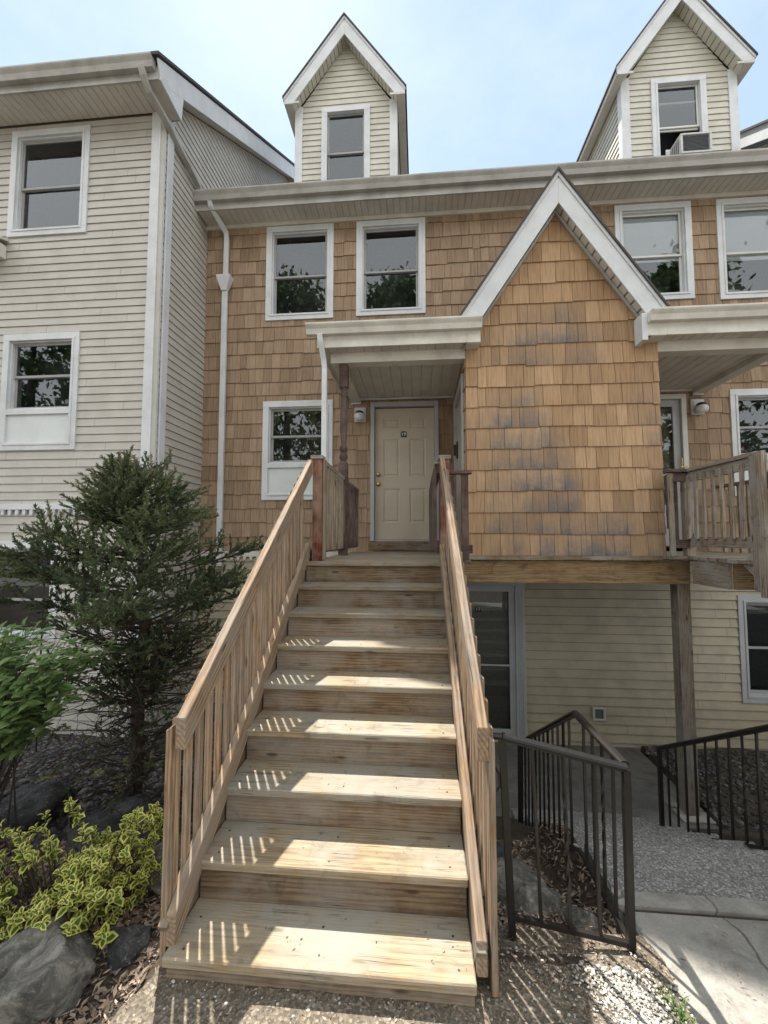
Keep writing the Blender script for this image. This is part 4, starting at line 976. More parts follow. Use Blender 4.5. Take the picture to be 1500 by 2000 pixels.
# ============================================================ BLACK METAL RAILINGS
def bar(m, a, b, w): m.tube([a, b], w * .7071, 4, square=True)
def railing(label, runs, loc):
    t = thing('metal_railing', label, 'railing', 'black metal railings on the concrete steps', loc=loc)
    for (a0, a1, b0, b1, nb, ends) in runs:   # a: top line, b: bottom line
        m = MB(); bar(m, a0, a1, .022)
        # moulded cap: wide flat section
        d = (Vector(a1) - Vector(a0)).normalized(); s_ = d.cross(Vector((0, 0, 1))).normalized(); u = s_.cross(d).normalized()
        i = len(m.v); prof = [(-.021, 0), (-.019, .010), (-.008, .016), (.008, .016), (.019, .010), (.021, 0), (.012, -.006), (-.012, -.006)]
        for e in (a0, a1): m.v += [tuple(Vector(e) + s_ * p[0] + u * (p[1] + .006)) for p in prof]
        n_ = len(prof)
        for q in range(n_): m.f.append((i + q, i + (q + 1) % n_, i + n_ + (q + 1) % n_, i + n_ + q)); m.c.append(None)
        m.f.append(tuple(i + q for q in range(n_))); m.c.append(None); m.f.append(tuple(i + n_ + q for q in range(n_))); m.c.append(None)
        x = m.build('top_rail', M['black'], None); rel_fix(x, t)
        m = MB(); bar(m, b0, b1, .020); rel_fix(m.build('bottom_rail', M['black'], None), t)
        for k in range(nb):
            f = (k + 1) / (nb + 1); p, q = P3(a0, a1, f), P3(b0, b1, f)
            m = MB()
            if k % 3 == 1:     # twisted bar
                nseg = 26; pts = [P3(q, p, j / nseg) for j in range(nseg + 1)]; rings = []
                for j, pt in enumerate(pts):
                    an0 = (j - 6) * .5 if 6 < j < 20 else (0 if j <= 6 else 7.0)
                    i = len(m.v)
                    for c_ in range(4):
                        an = an0 + math.pi / 4 + c_ * math.pi / 2; m.v.append((pt[0] + .0092 * math.cos(an), pt[1] + .0092 * math.sin(an), pt[2]))
                    rings.append(i)
                for a_, b_ in zip(rings, rings[1:]):
                    for c_ in range(4): m.f.append((a_ + c_, a_ + (c_ + 1) % 4, b_ + (c_ + 1) % 4, b_ + c_)); m.c.append(None)
            else: bar(m, q, p, .0125)
            rel_fix(m.build('baluster', M['black'], None), t)
        for e, zb in ends:
            f = e; p, q = P3(a0, a1, f), P3(b0, b1, f)
            m = MB(); bar(m, (q[0], q[1], zb), p, .029); rel_fix(m.build('post', M['black'], None), t)
    return t
def rel_fix(o, t):
    o.parent = t; o.matrix_parent_inverse = Matrix.Translation(-t.location); return o
A = (.878, 1.935, .655); A0 = (.362, 1.955, .757)
r1 = railing('black metal railing with a pointed corner in front of the concrete steps', [
    (A0, A, (.395, 1.955, .005), (.875, 1.935, -.055), 3, [(.0, -.12), (1.0, -.12)]),
    ((.885, 1.96, .655), (.885, 2.54, .636), (.878, 1.96, -.06), (.885, 2.53, -.10), 4, []),
    ((.885, 2.54, .636), (.885, 3.95, -.20), (.885, 2.53, -.10), (.885, 4.0, -.96), 12, [(1.0, -1.2)]),
], (.88, 1.94, 0))
m = MB(); sc = [(.362, 1.955, .762), (.33, 1.955, .765), (.305, 1.955, .745), (.30, 1.955, .70), (.315, 1.955, .65), (.345, 1.955, .60), (.352, 1.955, .55), (.335, 1.955, .525)]
m.tube(sc, [.014, .013, .011, .008, .007, .006, .006, .005], 6); rel_fix(m.build('scroll', M['black'], None), r1)
r2 = railing('black metal railing sloping down the right side of the concrete steps', [
    ((2.02, 2.30, .76), (2.02, 3.84, -.145), (2.02, 2.30, .085), (2.02, 3.84, -.815), 12, [(1.0, -.98), (0.0, -.12), (.11, -.2)])], (2.02, 3.84, -.9))

# ============================================================ GROUND
def sm(a, b, t): t = max(0, min(1, (t - a) / (b - a))); return t * t * (3 - 2 * t)
def lerp(a, b, t): return a + (b - a) * t
def gz(x, y):
    nz = noise.noise(Vector((x * 1.7, y * 1.7, 0))) * .03 + noise.noise(Vector((x * 6, y * 6, 3))) * .008
    left = -.10 - .24 * max(0, min(y, 5.3) - 1.85)
    mid = -.075 - .40 * max(0, min(y, 5.0) - 1.9)
    right = -.10 - .62 * max(0, min(y, 4.65) - 2.72)
    front = -.075
    if y < 1.4: return front - .008 * abs(nz) * 10 + (nz * .25)
    a = sm(-1.35, -.9, x); b = sm(.75, .95, x)
    z = lerp(left, mid, a); z = lerp(z, min(right, -.2 if (.9 < x < 2.1) else right) - (.25 if .95 < x < 2.08 and y > 2.2 else 0), b)
    if .42 < x < 3.1 and y > 4.25: z = min(z, -1.55)
    return z + nz * (.5 if y < 2 else 1.1)
def axis(lo, hi, fine0, fine1, step, n_out):
    a = [fine0 + (fine1 - fine0) * i / int((fine1 - fine0) / step) for i in range(int((fine1 - fine0) / step) + 1)]
    l = [lo + (fine0 - lo) * (1 - (1 - i / n_out) ** 3) for i in range(n_out)]; h = [fine1 + (hi - fine1) * ((i + 1) / n_out) ** 3 for i in range(n_out)]
    return sorted(set([lo] + [fine0 - (fine0 - lo) * ((i + 1) / n_out) ** 3 for i in range(n_out)] + a + h))
xs = axis(-300, 300, -6, 6, .07, 14); ys = axis(-300, 300, .4, 7, .07, 14)
v = [(x, y, gz(max(-9, min(9, x)), y) if y < 8 else -1.4) for y in ys for x in xs]; nx = len(xs)
f = [(j * nx + i, j * nx + i + 1, (j + 1) * nx + i + 1, (j + 1) * nx + i) for j in range(len(ys) - 1) for i in range(nx - 1)]
me = bpy.data.meshes.new('ground'); me.from_pydata(v, [], f); [setattr(p, 'use_smooth', True) for p in me.polygons]; me.materials.append(M['soil'])
g_ = link(bpy.data.objects.new('ground', me)); tag(g_, kind='structure')
MB().box(-30, 30, -14, -3.0, -.5, -.05).build('street', M['concrete'])['kind'] = 'structure'  # unseen pavement, added pale to bounce light onto the house
# rough stony apron at the stair foot
def sheet(name, x0, x1, y0, y1, step, zf, mat, kind='structure', edge=0):
    m = MB(); nx_ = int((x1 - x0) / step) + 1; ny_ = int((y1 - y0) / step) + 1
    for j in range(ny_ + 1):
        for i in range(nx_ + 1):
            x = x0 + (x1 - x0) * i / nx_; y = y0 + (y1 - y0) * j / ny_
            if edge and (i in (0, nx_)): x += noise.noise(Vector((x, y * 5, 7))) * edge
            m.v.append((x, y, zf(x, y)))
    for j in range(ny_):
        for i in range(nx_): a = j * (nx_ + 1) + i; m.f.append((a, a + 1, a + nx_ + 2, a + nx_ + 1)); m.c.append(None)
    o = m.build(name, mat, smooth=True); tag(o, kind=kind); return o
sheet('gravel_apron', -1.06, .965, -3.0, 2.02, .06, lambda x, y: -.062 - .10 * max(0, y - 1.72) + noise.noise(Vector((x * 5, y * 5, 1))) * .006, M['rough'], edge=.08)
cz = lambda x, y: -.088 + noise.noise(Vector((x * 2, y * 2, 5))) * .004
o = MB(); o.prism([(-6, -.088), (2.15, -.088), (2.15, -.4), (-6, -.4)], .955, 9, 'X'); o.build('sidewalk', M['concrete'], bevel=.012)['kind'] = 'structure'
# descending concrete steps (the top one is exposed aggregate)
cs = thing('concrete_steps', 'grey concrete steps going down behind the black metal railing', 'steps')
MB().box(.93, 2.09, 2.235, 2.60, -.45, -.082).build('step', M['aggregate'], cs, bevel=.012)
m = MB()
for i in range(40):
    x0_ = .93 + 1.16 * i / 40; x1_ = .93 + 1.16 * (i + 1) / 40; a0 = noise.noise(Vector((x0_ * 9, 1, 2))) * .012; a1 = noise.noise(Vector((x1_ * 9, 1, 2))) * .012
    m.poly([(x0_, 2.166, -.0845), (x1_, 2.166, -.0845), (x1_, 2.243 + a1, -.0785), (x0_, 2.243 + a0, -.0785)])
m.build('step_lip', M['concrete'], cs)
MB().box(.93, 2.09, 2.166, 2.234, -.45, -.086).build('step_edge', M['concrete'], cs)
for k in range(1, 7):
    y = 2.60 + (k - 1) * .333; z = -.082 - .178 * k
    MB().box(.93, 2.09, y + .001, y + .337, z - .35, z).build('step', M['aggregate'], cs, bevel=.01)
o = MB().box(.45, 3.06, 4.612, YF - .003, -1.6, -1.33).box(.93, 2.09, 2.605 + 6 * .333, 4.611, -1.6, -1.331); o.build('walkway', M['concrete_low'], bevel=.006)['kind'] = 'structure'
o = MB().box(2.90 - .16, 2.90 + .16, YB - .06, YB + .26, -1.329, -1.31).build('footing_pad', M['concrete'], None, bevel=.004); tag(o, 'pale concrete pad at the foot of the wooden support post', 'footing')
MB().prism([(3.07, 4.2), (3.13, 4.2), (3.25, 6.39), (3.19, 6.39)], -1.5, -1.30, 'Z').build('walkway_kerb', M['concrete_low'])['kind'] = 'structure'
# crack between walk and step: dark recess
MB().box(.96, 9, 2.1505, 2.1645, -.40, -.10).build('sidewalk_joint', M['soil'])['kind'] = 'structure'
MB().box(2.092, 9, 2.165, 2.60, -.45, -.086).build('sidewalk_edge', M['concrete'], bevel=.01)['kind'] = 'structure'

# ------------------------------------------------------------ stones, litter (stuff)
def ico():
    b = bmesh.new(); bmesh.ops.create_icosphere(b, subdivisions=1, radius=1); vs = [v.co.copy() for v in b.verts]; fs = [tuple(v.index for v in f.verts) for f in b.faces]; b.free(); return vs, fs
IV, IF = ico()
def stones(name, n, pick, smin, smax, mat, seed, flat=.6):
    rn = random.Random(seed); V = []; Fc = []; C = []
    for _ in range(n):
        x, y, z = pick(rn); s_ = rn.uniform(smin, smax) * rn.uniform(.7, 1.3); a = Vector((s_ * rn.uniform(.7, 1.3), s_ * rn.uniform(.7, 1.2), s_ * flat * rn.uniform(.7, 1.2)))
        rt = Matrix.Rotation(rn.uniform(0, 6.3), 3, 'Z') @ Matrix.Rotation(rn.uniform(-.4, .4), 3, 'X'); i = len(V); jit = [rn.uniform(.8, 1.15) for _ in IV]
        for q, w in zip(IV, jit):
            p = rt @ Vector((q.x * a.x * w, q.y * a.y * w, q.z * a.z * w)); V.append((p.x + x, p.y + y, p.z + z))
        Fc += [tuple(i + k for k in f_) for f_ in IF]; C += [rn.random()] * len(IF)
    me = bpy.data.meshes.new(name); me.from_pydata(V, [], Fc); ca = me.color_attributes.new('Col', 'FLOAT_COLOR', 'CORNER')
    arr = []
    for c in C: arr += [c, c, c, 1] * 3
    ca.data.foreach_set('color', arr); me.polygons.foreach_set('use_smooth', [True] * len(Fc)); me.materials.append(mat)
    return tag(link(bpy.data.objects.new(name, me)), kind='stuff')
def pk(x0, x1, y0, y1, dz=0, cond=None):
    def f(rn):
        while True:
            x, y = rn.uniform(x0, x1), rn.uniform(y0, y1)
            if cond is None or cond(x, y): return x, y, gz(x, y) + dz
    return f
tag(stones('gravel_bed', 6500, pk(-5.2, -1.15, 2.4, 5.15, .004), .014, .034, M['gravel'], 1), 'bed of dark grey pebbles under the evergreen by the grey house', 'gravel')
tag(stones('gravel_bed', 3200, pk(3.1, 5.2, 2.9, 6.3, .004), .014, .032, M['gravel'], 2), 'bed of dark grey pebbles behind the right black railing', 'gravel')
tag(stones('gravel_patch', 6500, lambda rn: (lambda t, u: (.76 + .10 * t + u * (.10 + .04 * t), 1.84 - .95 * t, -.060))(rn.random() ** .9, rn.gauss(0, .75)), .0025, .0075, M['whitegravel'], 3, .4), 'spill of small white stones between the stairs and the concrete walk', 'gravel')
tag(stones('gravel_scatter', 1500, lambda rn: (rn.uniform(-1.05, .95), rn.uniform(.9, 1.9), -.063), .002, .0075, M['whitegravel'], 4), 'scattered pale pebbles on the rough ground at the stair foot', 'gravel')
def litter(name, n, pick, smin, smax, mat, seed, label, tall=.5):
    rn = random.Random(seed); m = MB()
    for _ in range(n):
        x, y, z = pick(rn); l = rn.uniform(smin, smax); w = l * rn.uniform(.12, .5); rt = Matrix.Rotation(rn.uniform(0, 6.3), 3, 'Z') @ Matrix.Rotation(rn.uniform(-tall, tall), 3, 'X') @ Matrix.Rotation(rn.uniform(-tall, tall), 3, 'Y'); c = rn.random()
        b_ = rn.uniform(.0, .4) * w
        P_ = [rt @ Vector(q) for q in ((-l / 2, 0, 0), (-l * .1, -w / 2, b_), (l / 2, 0, 0), (l * .1, w / 2, b_))]
        m.poly([(p.x + x, p.y + y, p.z + z + .006) for p in P_], (c, c, c))
    o = m.build(name, mat); tag(o, label, 'leaf litter', kind='stuff'); return o
litter('bark_mulch', 9000, pk(-2.6, -1.08, .9, 2.6, .004), .015, .055, M['litter'], 5, 'pale shredded bark mulch and dead leaves left of the stair foot')
litter('leaf_litter', 2600, pk(.28, .93, 1.98, 3.4, .004), .02, .06, M['litter'], 6, 'dead leaves lying under the black railing beside the steps')
litter('twig_litter', 900, lambda rn: (rn.uniform(-1.0, 3.2), rn.uniform(.9, 2.1), -.078 if True else 0), .008, .03, M['litter'], 8, 'tiny dry bits scattered over the concrete walk', tall=.1)
litter('ground_litter', 5200, lambda rn: (rn.uniform(-1.15, .97), rn.uniform(.85, 1.98), -.068), .006, .026, M['litter'], 14, 'fine brown straw and bark bits on the rough ground at the stair foot', tall=.35)
def _tr(rn):
    k = rn.choice([3, 4, 5, 6, 7, 8, 8, 7, 6]); return (rn.uniform(-.93, .17), 3.6 - .24625 * k + .03 + rn.random() ** .6 * .20, 1.435 - .175625 * k - .004)
litter('tread_litter', 210, _tr, .004, .016, M['litter'], 15, 'small dry bits lying on the wooden stair treads', tall=.2)

# ------------------------------------------------------------ boulders
def boulder(loc, size, seed, mat, label, rot=(0, 0, 0), flat=0):
    b = bmesh.new(); bmesh.ops.create_icosphere(b, subdivisions=5, radius=1)
    rn = random.Random(seed); pls = [(Vector((rn.gauss(0, 1), rn.gauss(0, 1), rn.gauss(0, 1))).normalized(), rn.uniform(.55, .92)) for _ in range(20)]
    for v in b.verts:
        n = v.co.normalized()
        r = 1.0
        for d, h in pls:
            c_ = n.dot(d)
            if c_ > .05: r = min(r, h / c_)
        r = r * .98 + .02
        r += noise.fractal(n * 2.3 + Vector((seed, 0, 0)), .9, 2.1, 5) * .075 + noise.fractal(n * 8 + Vector((seed, 2, 0)), .8, 2.1, 4) * .022
        v.co = Vector((n.x * size[0], n.y * size[1], n.z * size[2])) * r
    me = bpy.data.meshes.new('boulder'); b.to_mesh(me); b.free(); [setattr(p, 'use_smooth', True) for p in me.polygons]; me.materials.append(mat)
    o = link(bpy.data.objects.new('boulder', me)); o.location = loc; o.rotation_euler = rot; return tag(o, label, 'boulder', 'boulders in the planting bed')
boulder((-1.52, 1.60, -.085), (.27, .26, .21), 3, M['rock'], 'large grey boulder in the bottom left corner below the yellow shrub', (.25, -.2, .5))
boulder((-1.255, 1.80, -.10), (.115, .12, .07), 8, M['rockd'], 'small flat dark stone beside the foot of the stairs', (0, 0, .4))
boulder((-1.33, 2.22, -.12), (.16, .15, .17), 12, M['rock'], 'pale rounded boulder between the yellow shrub and the stairs', (0, .2, .2))
boulder((-1.95, 2.75, -.30), (.36, .30, .24), 15, M['rockd'], 'dark boulder in shade behind the yellow shrub', (0, .1, 1.2))
boulder((-2.75, 2.75, -.28), (.38, .3, .24), 21, M['rockd'], 'dark boulder in shade at the left picture edge behind the shrub', (.1, 0, .3))
boulder((-1.55, 3.5, -.45), (.34, .3, .34), 25, M['rockd'], 'dark boulder behind the evergreen trunk near the stairs', (0, 0, .8))
boulder((.50, 2.35, -.28), (.22, .2, .24), 31, M['rock'], 'mossy grey boulder behind the black railing beside the stairs', (0, .1, 0))
boulder((.74, 2.14, -.16), (.10, .09, .08), 35, M['rock'], 'small pale stone under the lower bar of the black railing')
boulder((.40, 2.85, -.5), (.24, .2, .22), 39, M['rockd'], 'dark stone in shade under the right side of the stairs')

# ------------------------------------------------------------ leaves helper
def leafpts(l, w, fold=.25, n=2):
    return [(0, 0, 0), (l * .3, -w * .45, fold * w), (l * .65, -w * .42, fold * w), (l, 0, 0), (l * .65, w * .42, fold * w), (l * .3, w * .45, fold * w)]
def add_leaf(m, pos, d, up, l, w, c, fold=.3, droop=.15, two=None):
    d = Vector(d).normalized(); s_ = d.cross(Vector(up)); s_ = s_.normalized() if s_.length > 1e-4 else Vector((1, 0, 0)); n = s_.cross(d).normalized()
    def T(u, v, h): return tuple(Vector(pos) + d * u + s_ * v + n * (h - droop * u * u / max(l, 1e-4)))
    mid0, mid1, mid2 = T(0, 0, 0), T(l * .5, 0, 0), T(l, 0, 0)
    if two is None:
        cc = (c, c, c)
        m.poly([mid0, T(l * .28, -w * .46, fold * w), T(l * .62, -w * .42, fold * w), mid2, mid1], cc); m.poly([mid0, mid1, mid2, T(l * .62, w * .42, fold * w), T(l * .28, w * .46, fold * w)], cc)
    else:
        a, b = two
        for sg in (-1, 1):
            i1, i2 = T(l * .32, sg * w * .27, fold * w * .6), T(l * .64, sg * w * .24, fold * w * .6); o1, o2 = T(l * .26, sg * w * .5, fold * w), T(l * .66, sg * w * .46, fold * w); tipi = T(l * .82, 0, 0)
            m.poly([mid0, i1, i2, tipi], (a, a, a)); m.poly([mid0, o1, i1], (b, b, b)); m.poly([i1, o1, o2, i2], (b, b, b)); m.poly([i2, o2, mid2, tipi], (b, b, b))
# ---- juniper
def juniper():
    rn = random.Random(21); t = thing('evergreen_tree', 'shaggy dark green juniper tree in front of the grey house', 'tree', loc=(-2.13, 3.05, -.45))
    m = MB(); O = Vector((-2.13, 3.05, -.45))
    trunk = [(-2.13, 3.05, -.5), (-2.11, 3.05, 0), (-2.12, 3.06, .5), (-2.08, 3.05, .95), (-2.12, 3.05, 1.4), (-2.18, 3.04, 1.8), (-2.22, 3.03, 2.12)]
    m.tube(trunk, [.062, .05, .045, .038, .026, .014, .005], 9)
    def tp(z):
        for a, b in zip(trunk, trunk[1:]):
            if a[2] <= z <= b[2]: return Vector(P3(a, b, (z - a[2]) / (b[2] - a[2])))
        return Vector(trunk[-1])
    leaf = MB(); tw = MB()
    def rad(z, ang):
        pts = [(.55, .35), (.9, .72), (1.1, .95), (1.3, 1.04), (1.5, .94), (1.7, .66), (1.85, .54), (1.98, .38), (2.08, .2), (2.2, .05)]
        r = pts[0][1]
        for a, b in zip(pts, pts[1:]):
            if a[0] <= z <= b[0]: r = a[1] + (b[1] - a[1]) * (z - a[0]) / (b[0] - a[0])
        if z > 2.25: r = .04
        lft = max(0, -math.cos(ang))
        return r * (1 + .30 * lft * (1 if 1.0 < z < 1.62 else 0)) * (.80 + .35 * noise.noise(Vector((math.cos(ang) * 1.6, math.sin(ang) * 1.6, z * 2.4))))
    def spray(p, d, L_, g):
        n_ = int(L_ / .0085); d = d.normalized(); q = Vector(p); s0 = rn.uniform(-1, 1)
        for i in range(n_):
            q = q + d * (L_ / n_); d = (d + Vector((rn.gauss(0, .05), rn.gauss(0, .05), rn.gauss(.015, .05)))).normalized()
            for _ in range(2):
                a = Vector((rn.gauss(0, 1), rn.gauss(0, 1), rn.gauss(0, 1))); ld_ = (d * .9 + a.normalized() * .75).normalized(); ll = rn.uniform(.022, .044) * (1 - .4 * i / n_)
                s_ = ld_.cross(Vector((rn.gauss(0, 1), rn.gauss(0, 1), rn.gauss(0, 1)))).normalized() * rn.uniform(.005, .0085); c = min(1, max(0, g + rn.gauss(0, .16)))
                leaf.poly([tuple(q - s_), tuple(q + s_), tuple(q + ld_ * ll + s_ * .3), tuple(q + ld_ * ll - s_ * .3)], (c, c, c))
    nb = 0
    for k in range(122):
        z = rn.uniform(.45, 2.1) if k > 14 else 1.8 + .02 * k
        ang = rn.uniform(0, 2 * math.pi); b0 = tp(z - .12); R_ = rad(z, ang) * rn.uniform(.75, 1.08)
        end = Vector((b0.x + math.cos(ang) * R_, b0.y + math.sin(ang) * R_ * .8, z + rn.uniform(-.02, .12)))
        md = (b0 + end) / 2 + Vector((0, 0, rn.uniform(-.07, .03)))
        pts = [b0, (b0 + md) / 2 + Vector((rn.gauss(0, .01), rn.gauss(0, .01), -.01)), md, (md + end) / 2, end]
        tw.tube([tuple(p) for p in pts], [.011, .009, .007, .005, .002], 5)
        g = rn.uniform(.25, .75); dense = z > 1.02
        for j in range(int(9 + R_ * 24) if dense else 5):
            f_ = rn.uniform(.30 if z > 1.7 else .42, 1.0); i_ = min(3, int(f_ * 4)); p = Vector(P3(pts[i_], pts[i_ + 1], f_ * 4 - i_)); dd = (end - b0).normalized()
            off = Vector((rn.gauss(0, 1), rn.gauss(0, 1), rn.gauss(.28, .38))).normalized(); L_ = rn.uniform(.07, .19); L2 = rn.uniform(.03, .13)
            q = p + (dd * .6 + off * .8).normalized() * L2
            tw.tube([tuple(p), tuple(q)], [.003, .0015], 3)
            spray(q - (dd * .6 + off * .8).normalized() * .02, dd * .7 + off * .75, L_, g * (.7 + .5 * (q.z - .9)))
    # bare dead twigs below the crown
    for k in range(175):
        z = rn.uniform(-.25, 1.0); ang = rn.uniform(0, 2 * math.pi); b0 = tp(max(z, -.4)); R_ = rn.uniform(.3, .95); e = b0 + Vector((math.cos(ang) * R_, math.sin(ang) * R_ * .7, rn.uniform(-.12, .22)))
        pts = [b0]
        for j in range(1, 6): pts.append(b0.lerp(e, j / 5) + Vector((rn.gauss(0, .02), rn.gauss(0, .02), rn.gauss(0, .02))))
        tw.tube([tuple(p) for p in pts], [.008, .006, .005, .0035, .0025, .001], 4)
        for j in range(9):
            p = pts[rn.randint(1, 5)]; q = p + Vector((rn.gauss(0, .09), rn.gauss(0, .07), rn.gauss(0, .07))); tw.tube([tuple(p), tuple((p + q) / 2 + Vector((0, 0, rn.gauss(0, .01)))), tuple(q)], [.0022, .0016, .0008], 3)
            if rn.random() < .25: spray(q, (q - p), rn.uniform(.03, .09), .95 if rn.random() < .4 else .3)
    for a, b in ((( .55), (1, .55)), ((.15), (-1, .35))): pass
    tw.tube([(-2.10, 3.05, .42), (-1.95, 3.0, .55), (-1.75, 2.98, .68), (-1.55, 2.97, .72), (-1.40, 2.95, .70)], [.022, .020, .017, .014, .010], 7)
    tw.tube([(-2.12, 3.05, .40), (-2.3, 3.02, .43), (-2.5, 3.0, .55), (-2.65, 2.98, .62)], [.018, .015, .011, .007], 7)
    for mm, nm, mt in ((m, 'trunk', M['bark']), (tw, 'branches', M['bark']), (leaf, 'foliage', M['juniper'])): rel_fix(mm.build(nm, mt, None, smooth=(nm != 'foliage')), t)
juniper()
# ---- broadleaf shrub at left
def broadleaf():
    rn = random.Random(9); t = thing('broadleaf_shrub', 'bright green broad leaved shrub leaning in at the left edge', 'shrub', loc=(-2.5, 2.35, -.2))
    st1 = MB(); lf = MB()
    for k in range(110):
        e = Vector((rn.uniform(-2.75, -1.90), rn.uniform(2.0, 2.5), 0)); u = (e.x + 2.75) / .85
        ztop = 1.16 - .22 * abs(u - .62) * 2 + rn.uniform(-.05, .03); zlow = lerp(.42, .78, u); e.z = rn.uniform(zlow, ztop)
        if rn.random() < .45: e.z = ztop
        b0 = Vector((-2.62 + rn.gauss(0, .06), 2.35 + rn.gauss(0, .06), -.2)); md = b0.lerp(e, .55) + Vector((-.10, 0, .16))
        pts = []
        for j in range(9):
            s_ = j / 8; pts.append(b0 * (1 - s_) ** 2 + md * 2 * s_ * (1 - s_) + e * s_ * s_)
        st1.tube([tuple(p) for p in pts], [.0055 - .0005 * j for j in range(9)], 5)
        for j in range(24):
            f_ = .55 + .45 * j / 23; i_ = min(7, int(f_ * 8)); p = pts[i_].lerp(pts[i_ + 1], f_ * 8 - i_); tn = (pts[i_ + 1] - pts[i_]).normalized()
            sd_ = tn.cross(Vector((0, 0, 1))).normalized() * (1 if j % 2 else -1)
            d = tn * .55 + sd_ * .8 + Vector((0, 0, rn.uniform(-.5, .15))); q = p + d.normalized() * .012 + Vector((rn.gauss(0, .02), rn.gauss(0, .03), rn.gauss(0, .02)))
            l = rn.uniform(.055, .09)
            add_leaf(lf, q, d, (rn.gauss(0, .25), rn.gauss(0, .25) - .2, 1), l, l * rn.uniform(.48, .6), min(1, max(0, rn.gauss(.5, .22))), .12, .25)
        add_leaf(lf, e, (pts[8] - pts[7]), (0, -.3, 1), .06, .034, .7)
    rel_fix(st1.build('stems', M['bark'], None), t); rel_fix(lf.build('foliage', M['leafg'], None), t)
broadleaf()
# ---- variegated euonymus
def euonymus():
    rn = random.Random(33); t = thing('variegated_shrub', 'low shrub with yellow edged green leaves above the large boulder', 'shrub', loc=(-1.7, 1.95, -.15))
    stm = MB(); lf = MB(); tips = []
    for k in range(250):
        u = rn.random(); x = lerp(-2.25, -1.30, u); y = rn.uniform(1.62, 2.2) + .12 * (u - .5)
        top = lerp(.10, .20, u) + .06 * math.sin(u * 9) - .30 * max(0, 1.85 - y); z = rn.uniform(-.10, top)
        if x < -1.75: y = rn.uniform(1.35, 2.1); z = rn.uniform(-.15, .12 + (y - 1.6) * .25)
        tips.append(Vector((x, y, z)))
    tips += [Vector((-1.36, 1.98, .335)), Vector((-1.41, 1.98, .30)), Vector((-1.74, 2.02, .335)), Vector((-1.38, 1.98, .24)), Vector((-1.62, 1.97, .24)), Vector((-1.9, 2.0, .22)), Vector((-1.70, 2.02, .28))]
    for e in tips:
        b0 = Vector((lerp(-1.72, e.x, .45), lerp(2.0, e.y, .4), -.18)); md = b0.lerp(e, .5) + Vector((0, 0, .04))
        pts = [b0 * (1 - s_) ** 2 + md * 2 * s_ * (1 - s_) + e * s_ * s_ for s_ in (0, .25, .5, .75, 1)]
        stm.tube([tuple(p) for p in pts], [.005, .0045, .004, .003, .002], 4)
        tn = (pts[4] - pts[3]).normalized() * .4 + Vector((0, -.25, .5)); tn.normalize(); ax = tn.cross(Vector((1, 0, 0))).normalized(); bx = tn.cross(ax)
        br = rn.uniform(-.12, .16)
        for ly in range(rn.randint(3, 5)):
            off = -ly * rn.uniform(.018, .028); an0 = ly * math.pi / 2 + rn.uniform(-.35, .35)
            for q in range(2 if ly else 3):
                an = an0 + q * (math.pi if ly else 2.1) + rn.uniform(-.3, .3); rd = ax * math.cos(an) + bx * math.sin(an)
                l = rn.uniform(.030, .052) * (.62 + .16 * min(ly, 3)); d = rd + tn * rn.uniform(.3, 1.2) + Vector((rn.gauss(0, .12), rn.gauss(0, .12), rn.gauss(0, .12)))
                v = rn.uniform(-.10, .10) + br * .5
                add_leaf(lf, e + tn * off + rd * .003, d, tn + Vector((rn.gauss(0, .25), rn.gauss(0, .25), 0)), l, l * rn.uniform(.60, .80), .5, rn.uniform(.1, .35), rn.uniform(.05, .5), two=(min(1, max(0, .2 + v)), min(1, max(.5, .82 + v + rn.uniform(-.15, .15)))))
    rel_fix(stm.build('stems', M['bark'], None), t); rel_fix(lf.build('foliage', M['euonymus'], None), t)
euonymus()
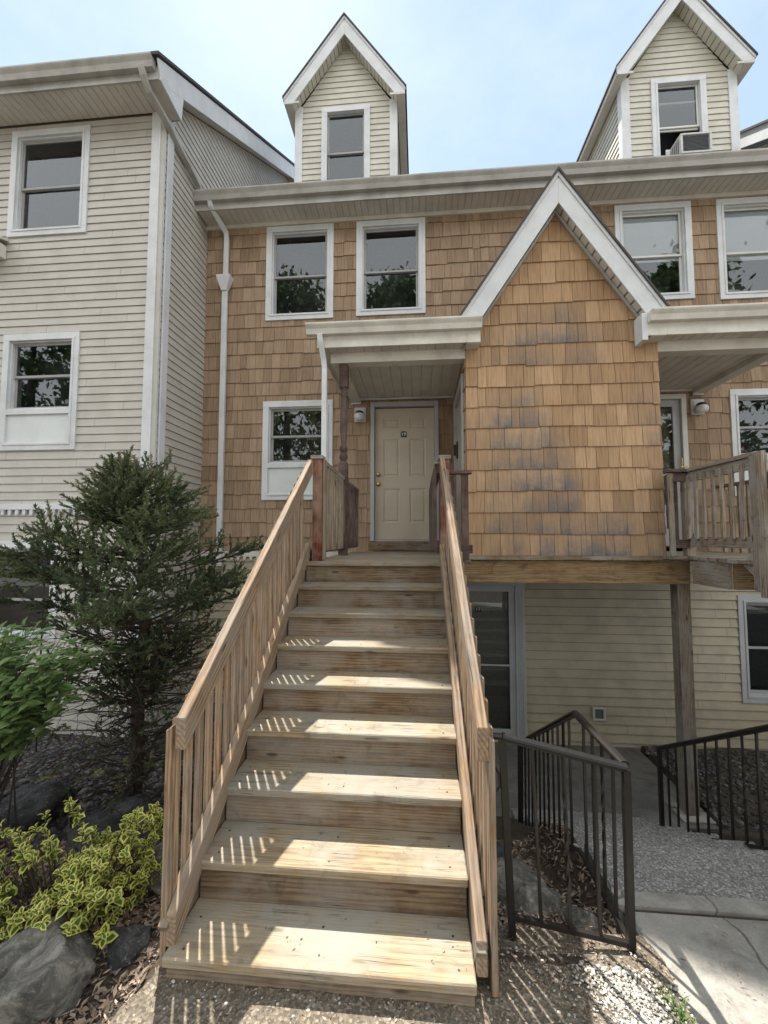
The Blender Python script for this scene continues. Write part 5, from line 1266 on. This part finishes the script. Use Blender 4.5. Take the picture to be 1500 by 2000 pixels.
# ---- weeds beside the white stones
def weed():
    rn = random.Random(4); m = MB()
    for k in range(80):
        x, y = rn.gauss(.915, .014), rn.gauss(1.66, .06); a = rn.uniform(0, 6.3); l = rn.uniform(.02, .055); w = .0022; d = Vector((math.cos(a) * .5, math.sin(a) * .5, 1)).normalized(); s_ = Vector((-math.sin(a), math.cos(a), 0)) * w
        p = Vector((x, y, -.07)); q = p + d * l * .6; r_ = p + d * l + Vector((math.cos(a), math.sin(a), -.2)) * l * .3; c = rn.random()
        m.poly([tuple(p - s_), tuple(p + s_), tuple(q + s_), tuple(q - s_)], (c, c, c)); m.poly([tuple(q - s_), tuple(q + s_), tuple(r_)], (c, c, c))
    tag(m.build('grass_tuft', M['grassb']), 'small green weed tuft at the edge of the concrete walk', 'grass', kind='stuff')
weed()
# ---- hook
hk = MB(); hk.tube([(-4.02, 4.2, -.6), (-4.02, 4.2, 1.55), (-4.00, 4.2, 1.70), (-3.96, 4.2, 1.75), (-3.92, 4.2, 1.68), (-3.86, 4.2, 1.55)], .008, 6)
tag(hk.build('plant_hook', M['black']), 'black garden hook standing behind the evergreen tree', 'hook')

# ------------------------------------------------------------ street trees behind the viewer (seen as reflections in the panes)
def street_tree(x, y, h, seed, label):
    rn = random.Random(seed); t = thing('street_tree', label, 'tree', 'trees across the street', loc=(x, y, -.1))
    m = MB(); m.tube([(x, y, -.2), (x + .1, y, h * .3), (x, y + .1, h * .6), (x, y, h * .9)], [.38, .30, .2, .04], 8); lf = MB()
    for k in range(130):
        a = rn.uniform(0, 6.3); zz = rn.uniform(.25, 1.0); r_ = h * .38 * math.sin(min(1, (1.05 - zz) * 1.7) * 1.5) * rn.uniform(.35, 1); c_ = Vector((x + math.cos(a) * r_, y + math.sin(a) * r_, h * zz)); s_ = rn.uniform(.7, 1.6)
        for q in range(90):
            p = c_ + Vector((rn.gauss(0, s_ * .5), rn.gauss(0, s_ * .5), rn.gauss(0, s_ * .4))); d = Vector((rn.gauss(0, 1), rn.gauss(0, 1), rn.gauss(0, 1))).normalized(); e = d.cross(Vector((rn.gauss(0, 1), rn.gauss(0, 1), rn.gauss(0, 1)))).normalized(); l = rn.uniform(.14, .34); c = rn.random()
            lf.poly([tuple(p - d * l), tuple(p + e * l * .5), tuple(p + d * l), tuple(p - e * l * .5)], (c, c, c))
    rel_fix(m.build('trunk', M['bark'], None), t); rel_fix(lf.build('crown', M['treeleaf'], None), t)
street_tree(-25, -14, 19, 1, 'tall leafy tree across the street at the left')
street_tree(-1, -16, 19.5, 2, 'tall leafy tree across the street in the middle')
street_tree(-9.5, -16, 20, 5, 'tallest leafy tree across the street left of the middle')
street_tree(17, -15, 19, 3, 'tall leafy tree across the street at the right')
